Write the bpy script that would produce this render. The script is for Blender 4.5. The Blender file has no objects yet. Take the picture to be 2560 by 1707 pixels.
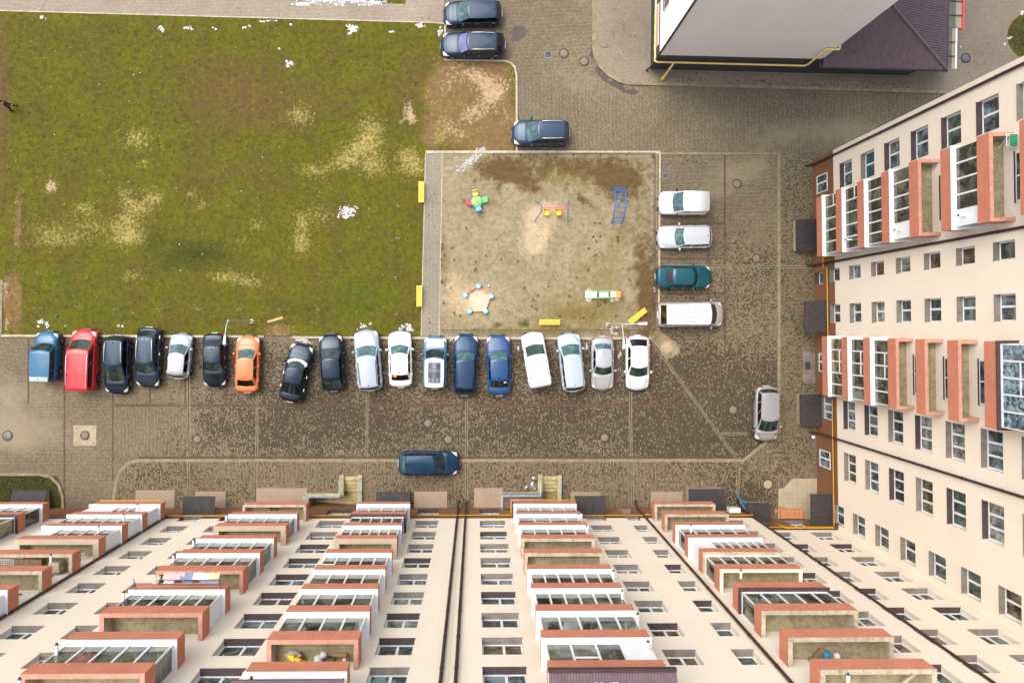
import bpy, bmesh, math, random
from mathutils import Vector, Matrix, noise as mnoise
random.seed(7)
SC = bpy.context.scene
COL = SC.collection
R = math.radians

# ------------------------------------------------------------------ camera model (drone, looking almost straight down)
F, H, CX, CY, TILT, ROLL = 1850.0, 57.0, 1227.0, 816.0, 0.0191, R(0.2)
_ct, _st = math.cos(math.atan(TILT)), math.sin(math.atan(TILT))
_d = Vector((_st, 0, -_ct))
_xc, _yc = Vector((_ct, 0, _st)), Vector((0, 1, 0))
CAMX = math.cos(ROLL) * _xc + math.sin(ROLL) * _yc
CAMY = -math.sin(ROLL) * _xc + math.cos(ROLL) * _yc

def g(px, py, z=0.0):
    """point at height z seen at photo pixel (px, py)"""
    r = CAMX * ((px - CX) / F) - CAMY * ((py - CY) / F) + _d
    t = (z - H) / r.z
    return Vector((r.x * t, r.y * t, z))

def px_of(x, y, z=0.0):
    v = Vector((x, y, z - H)); dep = v.dot(_d)
    return CX + F * v.dot(CAMX) / dep, CY - F * v.dot(CAMY) / dep

cam = bpy.data.cameras.new('camera')
cam.sensor_width = 36.0
cam.lens = F / 2560 * 36.0
cam.shift_x = (1280 - CX) / 2560
cam.shift_y = -(853.5 - CY) / 2560
cam.clip_end = 1000
camo = bpy.data.objects.new('camera', cam); COL.objects.link(camo)
m = Matrix((CAMX, CAMY, -_d)).transposed().to_4x4(); m.translation = (0, 0, H)
camo.matrix_world = m
SC.camera = camo
SC.render.resolution_x, SC.render.resolution_y = 1024, 682

# ------------------------------------------------------------------ light
SUN_EL, SUN_AZ = R(60), R(-46)        # azimuth from +Y towards +X
w = bpy.data.worlds.new('World'); SC.world = w; w.use_nodes = True
nt = w.node_tree; bg = nt.nodes['Background']
sky = nt.nodes.new('ShaderNodeTexSky'); sky.sky_type = 'NISHITA'; sky.sun_disc = False
sky.sun_elevation = SUN_EL; sky.sun_rotation = SUN_AZ; sky.dust_density = 5.0; sky.air_density = 1.0; sky.ozone_density = 1.0
hs = nt.nodes.new('ShaderNodeHueSaturation'); hs.inputs['Saturation'].default_value = 0.80
nt.links.new(sky.outputs[0], hs.inputs['Color']); nt.links.new(hs.outputs[0], bg.inputs['Color'])
bg.inputs['Strength'].default_value = 0.15
sl = bpy.data.lights.new('sun', 'SUN'); sl.energy = 0.8; sl.angle = R(50); sl.color = (1.0, 0.955, 0.88)
so = bpy.data.objects.new('sun', sl); COL.objects.link(so)
sv = Vector((math.sin(SUN_AZ) * math.cos(SUN_EL), math.cos(SUN_AZ) * math.cos(SUN_EL), math.sin(SUN_EL)))
so.rotation_euler = (-sv).to_track_quat('-Z', 'Y').to_euler()
so.location = (0, 0, 80)
SC.view_settings.view_transform = 'Standard'; SC.view_settings.look = 'None'
SC.view_settings.exposure = 1.06; SC.view_settings.gamma = 1.0

# ------------------------------------------------------------------ materials
def lin(r, g_, b):
    f = lambda c: c / 12.92 if c <= 0.04045 else ((c + 0.055) / 1.055) ** 2.4
    return (f(r / 255), f(g_ / 255), f(b / 255))

def new_mat(name):
    mt = bpy.data.materials.new(name); mt.use_nodes = True
    n = mt.node_tree.nodes; b = n['Principled BSDF']
    return mt, mt.node_tree, n, b

def N(nt, typ, **kw):
    nd = nt.nodes.new(typ)
    for k, v in kw.items(): setattr(nd, k, v)
    return nd

def mixc(nt, fac, a, b, mode='MIX'):
    """colour mix; fac / a / b may be sockets or values"""
    nd = nt.nodes.new('ShaderNodeMix'); nd.data_type = 'RGBA'; nd.blend_type = mode
    for i, v in ((0, fac), (6, a), (7, b)):
        if hasattr(v, 'node'): nt.links.new(v, nd.inputs[i])
        elif i == 0: nd.inputs[0].default_value = v
        else: nd.inputs[i].default_value = (*v[:3], 1)
    return nd.outputs[2]

def math_(nt, op, a, b=0.0, clamp=False, c=None):
    nd = nt.nodes.new('ShaderNodeMath'); nd.operation = op; nd.use_clamp = clamp
    for i, v in enumerate((a, b) if c is None else (a, b, c)):
        if hasattr(v, 'node'): nt.links.new(v, nd.inputs[i])
        else: nd.inputs[i].default_value = v
    return nd.outputs[0]

def noise(nt, vec, scale, detail=4, rough=0.55, dist=0.0):
    nd = nt.nodes.new('ShaderNodeTexNoise'); nd.inputs['Scale'].default_value = scale
    nd.inputs['Detail'].default_value = detail; nd.inputs['Roughness'].default_value = rough
    nd.inputs['Distortion'].default_value = dist
    nt.links.new(vec, nd.inputs['Vector']); return nd.outputs[0]

def ramp(nt, val, lo, hi):
    nd = nt.nodes.new('ShaderNodeMapRange'); nd.clamp = True; nd.interpolation_type = 'SMOOTHSTEP'
    nt.links.new(val, nd.inputs[0]); nd.inputs[1].default_value = lo; nd.inputs[2].default_value = hi
    return nd.outputs[0]

def worldpos(nt):
    return nt.nodes.new('ShaderNodeNewGeometry').outputs['Position']

def attr(nt, name):
    nd = nt.nodes.new('ShaderNodeAttribute'); nd.attribute_name = name; return nd.outputs['Fac']

def bump(nt, b, h, strength=0.3, dist=0.02):
    nd = nt.nodes.new('ShaderNodeBump'); nd.inputs['Strength'].default_value = strength
    nd.inputs['Distance'].default_value = dist
    nt.links.new(h, nd.inputs['Height']); nt.links.new(nd.outputs[0], b.inputs['Normal'])

def plain(name, col, rough=0.6, var=0.12, scale=3.0, metal=0.0, bmp=0.0, spec=0.5, fine=40.0, dirt=None):
    """base colour with a slight blotchy variation; dirt=(colour, amount) adds stains"""
    mt, nt, n, b = new_mat(name)
    p = worldpos(nt)
    f = noise(nt, p, scale, 6, 0.65)
    a = tuple(c * (1 - var) for c in col); c2 = tuple(min(1, c * (1 + var)) for c in col)
    c = mixc(nt, ramp(nt, f, 0.3, 0.7), a, c2)
    if dirt:
        dn = noise(nt, p, scale * 2.3, 8, 0.7, 0.4)
        c = mixc(nt, math_(nt, 'MULTIPLY', ramp(nt, dn, 0.48, 0.68), dirt[1]), c, dirt[0])
    nt.links.new(c, b.inputs['Base Color'])
    b.inputs['Roughness'].default_value = rough; b.inputs['Metallic'].default_value = metal
    b.inputs['Specular IOR Level'].default_value = spec
    if bmp: bump(nt, b, noise(nt, p, fine, 3), bmp, 0.02)
    return mt

def render_wall(name, col, streak):
    """painted render: faint cloudy tone changes and rain streaks that run down the wall"""
    mt, nt, n, b = new_mat(name); p = worldpos(nt)
    mp = N(nt, 'ShaderNodeMapping'); mp.inputs['Scale'].default_value = (2.2, 2.2, 0.10); nt.links.new(p, mp.inputs['Vector'])
    st = noise(nt, mp.outputs[0], 1.6, 6, 0.7); cl = noise(nt, p, 0.22, 5, 0.6); sp = noise(nt, p, 5.0, 6, 0.75)
    c = mixc(nt, ramp(nt, cl, .3, .7), tuple(x*.965 for x in col), tuple(min(1, x*1.02) for x in col))
    c = mixc(nt, math_(nt, 'MULTIPLY', ramp(nt, st, .52, .78), .30), c, streak)
    c = mixc(nt, math_(nt, 'MULTIPLY', ramp(nt, sp, .60, .80), .14), c, streak)
    nt.links.new(c, b.inputs['Base Color']); b.inputs['Roughness'].default_value = .9; b.inputs['Specular IOR Level'].default_value = .25
    bump(nt, b, noise(nt, p, 25, 3), .12, .02); return mt

def glass_mat(name, col, rough=0.04, bright=None, scale=1.3):
    """window glass over a dim room: dark, glossy, with vague shapes inside"""
    mt, nt, n, b = new_mat(name)
    p = worldpos(nt)
    f = noise(nt, p, scale, 3, 0.6, 0.6)
    c = mixc(nt, ramp(nt, f, 0.38, 0.66), tuple(x * 0.45 for x in col), bright or tuple(x * 1.7 for x in col))
    nt.links.new(c, b.inputs['Base Color'])
    b.inputs['Roughness'].default_value = rough; b.inputs['Specular IOR Level'].default_value = 0.7
    return mt

_paints = {}
def paint(col, rough=0.28, metal=0.0):
    key = (tuple(round(c, 4) for c in col), rough, metal)
    if key in _paints: return _paints[key]
    mt, nt, n, b = new_mat('car_paint')
    p = worldpos(nt)
    f = noise(nt, p, 2.2, 5, 0.7)
    dust = (0.22, 0.19, 0.15)
    c = mixc(nt, math_(nt, 'MULTIPLY', ramp(nt, f, 0.45, 0.8), 0.03), col, dust)
    nt.links.new(c, b.inputs['Base Color'])
    b.inputs['Roughness'].default_value = rough; b.inputs['Metallic'].default_value = metal
    b.inputs['Coat Weight'].default_value = 0.4; b.inputs['Coat Roughness'].default_value = 0.05; b.inputs['Specular IOR Level'].default_value = 0.4
    if max(col) < 0.15: b.inputs['Coat Tint'].default_value = (0.72, 0.88, 1, 1); b.inputs['Specular Tint'].default_value = (0.50, 0.74, 1.0, 1)  # dark paints: blue of the sky reflection put into coat and specular tint
    _paints[key] = mt; return mt

def pave(name, rot, c1, c2, c3, moss=(0.039, 0.029, 0.017), bw=0.135, bh=0.105, joint=(0.036, 0.030, 0.020), jw=0.018):
    """paving setts: every stone its own tone; attributes moss / silt / wet put dark stones and mud where they lie"""
    mt, nt, n, b = new_mat(name)
    p = worldpos(nt)
    mp = N(nt, 'ShaderNodeMapping'); mp.inputs['Rotation'].default_value = (0, 0, rot)
    nt.links.new(p, mp.inputs['Vector'])
    wob = N(nt, 'ShaderNodeVectorMath', operation='ADD')
    wn = N(nt, 'ShaderNodeTexNoise'); wn.inputs['Scale'].default_value = 0.6
    nt.links.new(p, wn.inputs['Vector'])
    sc_ = N(nt, 'ShaderNodeVectorMath', operation='SCALE'); sc_.inputs['Scale'].default_value = 0.12
    nt.links.new(wn.outputs['Color'], sc_.inputs[0])
    nt.links.new(mp.outputs[0], wob.inputs[0]); nt.links.new(sc_.outputs[0], wob.inputs[1])
    br = N(nt, 'ShaderNodeTexBrick'); br.inputs['Scale'].default_value = 1.0
    br.inputs['Brick Width'].default_value = bw; br.inputs['Row Height'].default_value = bh
    br.inputs['Mortar Size'].default_value = jw; br.inputs['Mortar Smooth'].default_value = 0.3
    br.inputs['Color1'].default_value = (0, 0, 0, 1); br.inputs['Color2'].default_value = (1, 1, 1, 1)
    br.inputs['Mortar'].default_value = (0.5, 0.5, 0.5, 1)
    nt.links.new(wob.outputs[0], br.inputs['Vector'])
    rnd, mort = br.outputs['Color'], br.outputs['Fac']
    big = noise(nt, p, 0.35, 4, 0.6)
    mid = noise(nt, p, 1.7, 5, 0.65)
    fine = noise(nt, p, 14, 4, 0.7)
    rr = math_(nt, 'FRACT', math_(nt, 'MULTIPLY', rnd, 7.31))
    stone = mixc(nt, rr, c1, c2)
    stone = mixc(nt, ramp(nt, math_(nt, 'FRACT', math_(nt, 'MULTIPLY', rnd, 3.77)), 0.8, 0.86), stone, c3)
    stone = mixc(nt, ramp(nt, fine, 0.35, 0.8), stone, tuple(x * 0.72 for x in c1))
    # dark mossy stones
    pr = math_(nt, 'ADD', attr(nt, 'moss'), math_(nt, 'MULTIPLY', math_(nt, 'SUBTRACT', mid, 0.5), 1.5))
    pr = math_(nt, 'ADD', pr, math_(nt, 'MULTIPLY', math_(nt, 'SUBTRACT', big, 0.5), 0.5))
    pr = math_(nt, 'MINIMUM', pr, 0.88)
    d = math_(nt, 'SUBTRACT', pr, rnd)
    dark = ramp(nt, d, -0.10, 0.18)
    mossc = mixc(nt, mid, moss, (moss[0] * 1.7, moss[1] * 1.65, moss[2] * 1.4))
    c = mixc(nt, math_(nt, 'MULTIPLY', dark, 0.9), stone, mossc)
    jc = mixc(nt, ramp(nt, mid, 0.5, 0.75), joint, (joint[0] * 1.3, joint[1] * 1.6, joint[2]))
    c = mixc(nt, math_(nt, 'MULTIPLY', mort, 0.9), c, jc)
    silt = attr(nt, 'silt')
    sf = ramp(nt, math_(nt, 'ADD', silt, math_(nt, 'MULTIPLY', math_(nt, 'SUBTRACT', mid, 0.5), 0.9)), 0.25, 0.95)
    sc2 = mixc(nt, fine, tuple(x * 0.82 for x in c1), tuple(x * 0.98 for x in c2))
    c = mixc(nt, math_(nt, 'MULTIPLY', sf, 0.8), c, sc2)
    damp = math_(nt, 'ADD', 0.66, math_(nt, 'MULTIPLY', noise(nt, p, 0.16, 6, 0.62, 0.8), 0.68))
    dv = N(nt, 'ShaderNodeCombineColor')
    for i in range(3): nt.links.new(damp, dv.inputs[i])
    c = mixc(nt, 1.0, c, dv.outputs[0], 'MULTIPLY')
    wt = ramp(nt, math_(nt, 'ADD', attr(nt, 'wet'), math_(nt, 'MULTIPLY', math_(nt, 'SUBTRACT', noise(nt, p, 4, 5, 0.7), 0.5), 0.9)), 0.45, 0.62)
    c = mixc(nt, math_(nt, 'MULTIPLY', wt, 0.8), c, (0.035, 0.032, 0.03))
    nt.links.new(c, b.inputs['Base Color'])
    ro = math_(nt, 'SUBTRACT', 0.85, math_(nt, 'MULTIPLY', wt, 0.4))
    nt.links.new(ro, b.inputs['Roughness']); b.inputs['Specular IOR Level'].default_value = 0.35
    hh = math_(nt, 'SUBTRACT', math_(nt, 'MULTIPLY', fine, 0.4), mort)
    bump(nt, b, hh, 0.6, 0.012)
    return mt

def soil(name, base, base2, layers, bscale=0.4):
    """ground cover: two base tones plus attribute driven layers (attr, colour A, colour B, noise scale, spread, softness)"""
    mt, nt, n, b = new_mat(name)
    p = worldpos(nt)
    big = noise(nt, p, bscale, 6, 0.62, 0.3)
    mid = noise(nt, p, 2.6, 6, 0.7)
    fine = noise(nt, p, 11, 5, 0.75)
    vf = noise(nt, p, 34, 3, 0.7)
    c = mixc(nt, ramp(nt, big, 0.35, 0.66), base, base2)
    c = mixc(nt, ramp(nt, mid, 0.40, 0.72), c, tuple(x * 0.70 for x in base2))
    for an, ca, cb, scl, spread, soft in layers:
        nn = noise(nt, p, scl, 7, 0.72, 0.25)
        v = math_(nt, 'ADD', attr(nt, an), math_(nt, 'MULTIPLY', math_(nt, 'SUBTRACT', nn, 0.5), spread))
        f = ramp(nt, v, 0.5 - soft, 0.5 + soft)
        c = mixc(nt, f, c, mixc(nt, ramp(nt, mid, 0.3, 0.7), ca, cb))
    k = math_(nt, 'ADD', 0.12, math_(nt, 'MULTIPLY', math_(nt, 'ADD', math_(nt, 'MULTIPLY', fine, 0.5), math_(nt, 'MULTIPLY', vf, 0.5)), 1.76))
    gv = N(nt, 'ShaderNodeCombineColor')
    for i in range(3): nt.links.new(k, gv.inputs[i])
    c = mixc(nt, 1.0, c, gv.outputs[0], 'MULTIPLY')
    nt.links.new(c, b.inputs['Base Color'])
    b.inputs['Roughness'].default_value = 0.95; b.inputs['Specular IOR Level'].default_value = 0.15
    bump(nt, b, math_(nt, 'ADD', fine, math_(nt, 'MULTIPLY', vf, 0.6)), 0.8, 0.05)
    return mt

# ------------------------------------------------------------------ mesh helpers
class MB:
    def __init__(s): s.v, s.f, s.mi, s.sm = [], [], [], []
    def add(s, vs, fs, mi=0, smooth=False):
        o = len(s.v); s.v += [tuple(v) for v in vs]
        for f in fs: s.f.append([i + o for i in f]); s.mi.append(mi); s.sm.append(smooth)
        return s
    def box(s, x0, x1, y0, y1, z0, z1, mi=0, M=None):
        vs = [Vector(v) for v in ((x0,y0,z0),(x1,y0,z0),(x1,y1,z0),(x0,y1,z0),(x0,y0,z1),(x1,y0,z1),(x1,y1,z1),(x0,y1,z1))]
        if M: vs = [M @ v for v in vs]
        return s.add(vs, [(0,3,2,1),(4,5,6,7),(0,1,5,4),(1,2,6,5),(2,3,7,6),(3,0,4,7)], mi)
    def prism(s, poly, z0, z1, mi=0, cap=True):
        n = len(poly)
        a = sum(poly[i][0]*poly[(i+1)%n][1]-poly[(i+1)%n][0]*poly[i][1] for i in range(n))
        if a < 0: poly = poly[::-1]
        vs = [(p[0], p[1], z0) for p in poly] + [(p[0], p[1], z1) for p in poly]
        fs = [(i, (i+1)%n, n+(i+1)%n, n+i) for i in range(n)]
        if cap: fs += [tuple(range(n-1,-1,-1)), tuple(range(n, 2*n))]
        return s.add(vs, fs, mi)
    def tube(s, pts, r, n=8, mi=0, smooth=True):
        pts = [Vector(p) for p in pts]; rs = r if isinstance(r, (list, tuple)) else [r]*len(pts)
        vs, fs = [], []
        up = None
        for i, p in enumerate(pts):
            t = ((pts[i+1]-p).normalized() if i+1 < len(pts) else Vector((0,0,0))) + ((p-pts[i-1]).normalized() if i else Vector((0,0,0)))
            t = t.normalized() if t.length > 1e-6 else Vector((0,0,1))
            if up is None: up = Vector((0,0,1)) if abs(t.z) < 0.9 else Vector((1,0,0))
            a = t.cross(up)
            if a.length < 1e-4: a = t.cross(Vector((0,1,0.1)))
            a.normalize(); b = a.cross(t).normalized()
            k = 1.0
            if 0 < i < len(pts)-1:
                c = (pts[i+1]-p).normalized().dot((p-pts[i-1]).normalized()); k = 1/max(0.5, math.sqrt((1+c)/2))
            for j in range(n):
                an = 2*math.pi*j/n
                vs.append(p + (a*math.cos(an)+b*math.sin(an))*rs[i]*(k if k < 1.5 else 1.2))
        for i in range(len(pts)-1):
            for j in range(n): fs.append((i*n+j, i*n+(j+1)%n, (i+1)*n+(j+1)%n, (i+1)*n+j))
        s.add(vs, fs, mi, smooth)
        s.add(vs[:n], [tuple(range(n-1,-1,-1))], mi); s.add(vs[-n:], [tuple(range(n))], mi)
        return s
    def cyl(s, x, y, z0, z1, r, n=20, mi=0, r2=None, smooth=True):
        r2 = r if r2 is None else r2
        vs = [(x+r*math.cos(2*math.pi*j/n), y+r*math.sin(2*math.pi*j/n), z0) for j in range(n)] + [(x+r2*math.cos(2*math.pi*j/n), y+r2*math.sin(2*math.pi*j/n), z1) for j in range(n)]
        s.add(vs, [(j,(j+1)%n,n+(j+1)%n,n+j) for j in range(n)], mi, smooth)
        s.add(vs, [tuple(range(n-1,-1,-1)), tuple(range(n,2*n))], mi); return s
    def lathe(s, prof, n=20, mi=0, M=None, smooth=True):
        vs = []
        for r, z in prof:
            for j in range(n):
                v = Vector((r*math.cos(2*math.pi*j/n), r*math.sin(2*math.pi*j/n), z)); vs.append(M @ v if M else v)
        fs = [(i*n+j, i*n+(j+1)%n, (i+1)*n+(j+1)%n, (i+1)*n+j) for i in range(len(prof)-1) for j in range(n)]
        return s.add(vs, fs, mi, smooth)
    def grid(s, rows, mi=0, smooth=True, flip=False):
        nr, nc = len(rows), len(rows[0]); vs = [v for r_ in rows for v in r_]
        fs = []
        for i in range(nr-1):
            for j in range(nc-1):
                q = (i*nc+j, i*nc+j+1, (i+1)*nc+j+1, (i+1)*nc+j); fs.append(q[::-1] if flip else q)
        return s.add(vs, fs, mi, smooth)
    def mesh(s, name, mats):
        me = bpy.data.meshes.new(name); me.from_pydata(s.v, [], s.f); me.update()
        for mt in (mats if isinstance(mats, (list, tuple)) else [mats]): me.materials.append(mt)
        me.polygons.foreach_set('material_index', s.mi); me.polygons.foreach_set('use_smooth', s.sm)
        return me
    def build(s, name, mats, parent=None, weld=0.0, normals=False):
        me = s.mesh(name, mats)
        if weld or normals:
            bm = bmesh.new(); bm.from_mesh(me)
            if weld: bmesh.ops.remove_doubles(bm, verts=bm.verts, dist=weld)
            if normals: bmesh.ops.recalc_face_normals(bm, faces=bm.faces)
            bm.to_mesh(me); bm.free()
        return link(name, me, parent)

def link(name, me, parent=None, loc=None, rz=0.0):
    o = bpy.data.objects.new(name, me); COL.objects.link(o)
    if parent: o.parent = parent
    if loc is not None: o.location = loc
    if rz: o.rotation_euler.z = rz
    return o

def tag(o, label=None, cat=None, group=None, kind=None):
    for k, v in (('label', label), ('category', cat), ('group', group), ('kind', kind)):
        if v: o[k] = v
    return o

def thing(name, label, cat, loc=(0,0,0), rz=0.0, group=None):
    return tag(link(name, None, None, loc, rz), label, cat, group)

def copy_tree(o, parent=None):
    c = o.copy(); COL.objects.link(c)
    if parent: c.parent = parent
    for ch in list(o.children): copy_tree(ch, c)
    return c

# ------------------------------------------------------------------ flat areas with paint masks
def clip_poly(poly, x0, x1, y0, y1):
    for ax, lim, keep in ((0, x0, 1), (0, x1, -1), (1, y0, 1), (1, y1, -1)):
        out = []; n = len(poly)
        for i in range(n):
            a, b = poly[i], poly[(i+1) % n]
            da, db = (a[ax]-lim)*keep, (b[ax]-lim)*keep
            if da >= 0: out.append(a)
            if (da >= 0) != (db >= 0):
                t = da/(da-db); out.append((a[0]+(b[0]-a[0])*t, a[1]+(b[1]-a[1])*t))
        poly = out
        if len(poly) < 3: return []
    return poly

def inside(poly, x, y):
    c = False; n = len(poly); j = n-1
    for i in range(n):
        xi, yi = poly[i]; xj, yj = poly[j]
        if (yi > y) != (yj > y) and x < (xj-xi)*(y-yi)/(yj-yi)+xi: c = not c
        j = i
    return c

def area(name, poly, z, mat, step=0.5, masks={}, holes=(), skirt=0.0, kind='structure'):
    """a level sheet over a polygon, cut into cells that carry paint masks {name: function(px, py) -> 0..1}"""
    poly = [(p[0], p[1]) for p in poly]
    xs = [p[0] for p in poly]; ys = [p[1] for p in poly]
    def lines(lo, hi, extra):
        n = max(1, int(math.ceil((hi-lo)/step))); L = [lo+(hi-lo)*i/n for i in range(n+1)]
        L += [e for e in extra if lo < e < hi]; L = sorted(L); o = [L[0]]
        for v in L[1:]:
            if v-o[-1] > 1e-4: o.append(v)
        return o
    LX = lines(min(xs), max(xs), [h for q in holes for h in q[:2]]); LY = lines(min(ys), max(ys), [h for q in holes for h in q[2:]])
    vid, vs, fs = {}, [], []
    def vert(x, y):
        k = (round(x, 4), round(y, 4))
        if k not in vid: vid[k] = len(vs); vs.append((x, y, z))
        return vid[k]
    ne = len(poly)
    for i in range(len(LX)-1):
        for j in range(len(LY)-1):
            x0, x1, y0, y1 = LX[i], LX[i+1], LY[j], LY[j+1]
            mx, my = (x0+x1)/2, (y0+y1)/2
            if any(h[0] < mx < h[1] and h[2] < my < h[3] for h in holes): continue
            cross = False
            for k in range(ne):
                a, b = poly[k], poly[(k+1) % ne]
                if max(a[0], b[0]) >= x0 and min(a[0], b[0]) <= x1 and max(a[1], b[1]) >= y0 and min(a[1], b[1]) <= y1: cross = True; break
            if not cross:
                if inside(poly, mx, my): fs.append([vert(x0,y0), vert(x1,y0), vert(x1,y1), vert(x0,y1)])
            else:
                q = clip_poly(poly, x0, x1, y0, y1)
                if len(q) >= 3:
                    a = sum(q[t][0]*q[(t+1)%len(q)][1]-q[(t+1)%len(q)][0]*q[t][1] for t in range(len(q)))
                    if abs(a) < 1e-6: continue
                    if a < 0: q = q[::-1]
                    ids = []
                    for p in q:
                        t = vert(*p)
                        if t not in ids: ids.append(t)
                    if len(ids) >= 3: fs.append(ids)
    top = len(vs)
    if skirt:
        n = len(poly); a = sum(poly[i][0]*poly[(i+1)%n][1]-poly[(i+1)%n][0]*poly[i][1] for i in range(n))
        pp = poly if a > 0 else poly[::-1]
        for i in range(n):
            p, q = pp[i], pp[(i+1) % n]; o = len(vs)
            vs += [(p[0],p[1],z-skirt),(q[0],q[1],z-skirt),(q[0],q[1],z),(p[0],p[1],z)]; fs.append([o,o+1,o+2,o+3])
    me = bpy.data.meshes.new(name); me.from_pydata(vs, [], fs); me.update(); me.materials.append(mat)
    if masks:
        pp = [px_of(v[0], v[1], 0) for v in vs]
        for an, fn in masks.items():
            at = me.attributes.new(an, 'FLOAT', 'POINT'); at.data.foreach_set('value', [fn(*q) for q in pp])
    return tag(link(name, me), kind=kind)

def blobs(lst, base=0.0):
    """mask from soft ellipses in photo pixels: (x, y, rx, ry, angle, strength)"""
    L = [(x, y, rx, ry, math.cos(R(a)), math.sin(R(a)), s) for x, y, rx, ry, a, s in lst]
    def fn(px, py):
        v = base
        for x, y, rx, ry, c, s_, st in L:
            dx, dy = px-x, py-y
            u, w_ = (dx*c+dy*s_)/rx, (-dx*s_+dy*c)/ry
            q = u*u+w_*w_
            if q < 4: v += st*math.exp(-q*1.2)
        return v
    return fn

def P(*pts, z=0.0): return [tuple(g(a, b, z)[:2]) for a, b in pts]

def ribbon(mb, pts, wdt, z0, z1, mi=0, closed=False, seg=0.0, joint=0.0):
    """square kerb section along a path of (x, y)"""
    pts = [Vector((p[0], p[1])) for p in pts]; n = len(pts); L = []
    for i, p in enumerate(pts):
        a = (pts[i]-pts[i-1]) if (i or closed) else (pts[1]-pts[0])
        b = (pts[(i+1) % n]-pts[i]) if (i+1 < n or closed) else (pts[-1]-pts[-2])
        a.normalize(); b.normalize(); t = (a+b)
        t = t.normalized() if t.length > 1e-6 else a
        k = 1/max(0.4, t.dot(a)); nn = Vector((-t.y, t.x))*wdt/2*k
        L.append((p+nn, p-nn))
    vs, fs = [], []
    for l, r_ in L: vs += [(r_.x,r_.y,z0),(l.x,l.y,z0),(l.x,l.y,z1),(r_.x,r_.y,z1)]
    for i in range(n if closed else n-1):
        a, b = i*4, ((i+1) % n)*4
        for j in range(4): fs.append((a+j, a+(j+1)%4, b+(j+1)%4, b+j))
    if not closed: fs += [(3,2,1,0), tuple((n-1)*4+q for q in range(4))]
    mb.add(vs, fs, mi)

def arc_px(cx, cy, r_, a0, a1, n=8):
    return [(cx+r_*math.cos(R(a0+(a1-a0)*i/n)), cy+r_*math.sin(R(a0+(a1-a0)*i/n))) for i in range(n+1)]
# ================================================================== ground, paving, lawn
PITS = [(-10.14, -9.00, -13.88, -11.50), (-12.80, -10.14, -13.88, -12.98), (5.08, 6.29, -13.88, -11.50), (2.15, 5.08, -13.88, -12.90)]
Z_LAWN, Z_WALK, Z_PLAY = 0.07, 0.10, 0.07

M_road = pave('road_setts', 0, (0.180, 0.148, 0.092), (0.335, 0.285, 0.185), (0.25, 0.168, 0.112))
M_lane = pave('lane_setts', R(90), (0.180, 0.148, 0.092), (0.335, 0.285, 0.185), (0.25, 0.168, 0.112))
M_walk = pave('walk_setts', R(90), (0.180, 0.148, 0.086), (0.340, 0.288, 0.178), (0.32, 0.18, 0.135))
M_walkE = pave('walk_setts_east', 0, (0.165, 0.140, 0.082), (0.300, 0.260, 0.160), (0.28, 0.18, 0.12))
M_path = pave('path_setts', 0, (0.30, 0.265, 0.205), (0.40, 0.36, 0.285), (0.40, 0.235, 0.195), joint=(0.16, 0.13, 0.09))
M_path2 = pave('playpath_setts', R(90), (0.27, 0.24, 0.185), (0.38, 0.345, 0.27), (0.31, 0.28, 0.215), joint=(0.13, 0.11, 0.085))
M_plaza = pave('plaza_setts', 0, (0.215, 0.190, 0.142), (0.30, 0.268, 0.205), (0.31, 0.185, 0.15), joint=(0.15, 0.12, 0.09))
M_red = pave('red_setts', 0, (0.120, 0.060, 0.040), (0.185, 0.095, 0.065), (0.22, 0.14, 0.10), moss=(0.05, 0.032, 0.02))
M_kerb = plain('kerb_concrete', (0.215, 0.182, 0.112), 0.85, 0.25, 2.0, bmp=0.3, dirt=((0.12, 0.11, 0.05), 0.55))
M_kerbw = plain('kerb_concrete_pale', (0.40, 0.35, 0.265), 0.85, 0.2, 2.0, bmp=0.3, dirt=((0.2, 0.16, 0.09), 0.4))
M_slot = plain('dark_slot', (0.03, 0.026, 0.018), 0.9)
M_iron = plain('manhole_iron', (0.18, 0.142, 0.102), 0.7, 0.2, 6, bmp=0.2, dirt=((0.12, 0.09, 0.06), 0.5))
M_irond = plain('manhole_dark', (0.10, 0.105, 0.105), 0.55, 0.2, 6, bmp=0.2)
M_ironb = plain('manhole_worn', (0.13, 0.15, 0.155), 0.55, 0.4, 2, bmp=0.2)
M_conc = plain('concrete_slab', (0.32, 0.275, 0.18), 0.85, 0.15, 2.0, bmp=0.2, dirt=((0.22, 0.19, 0.11), 0.5))
M_snow = plain('snow', (0.56, 0.585, 0.61), 0.7, 0.12, 8, bmp=0.5)
M_slush = plain('slush', (0.33, 0.335, 0.335), 0.5, 0.2, 8, bmp=0.5)

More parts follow.
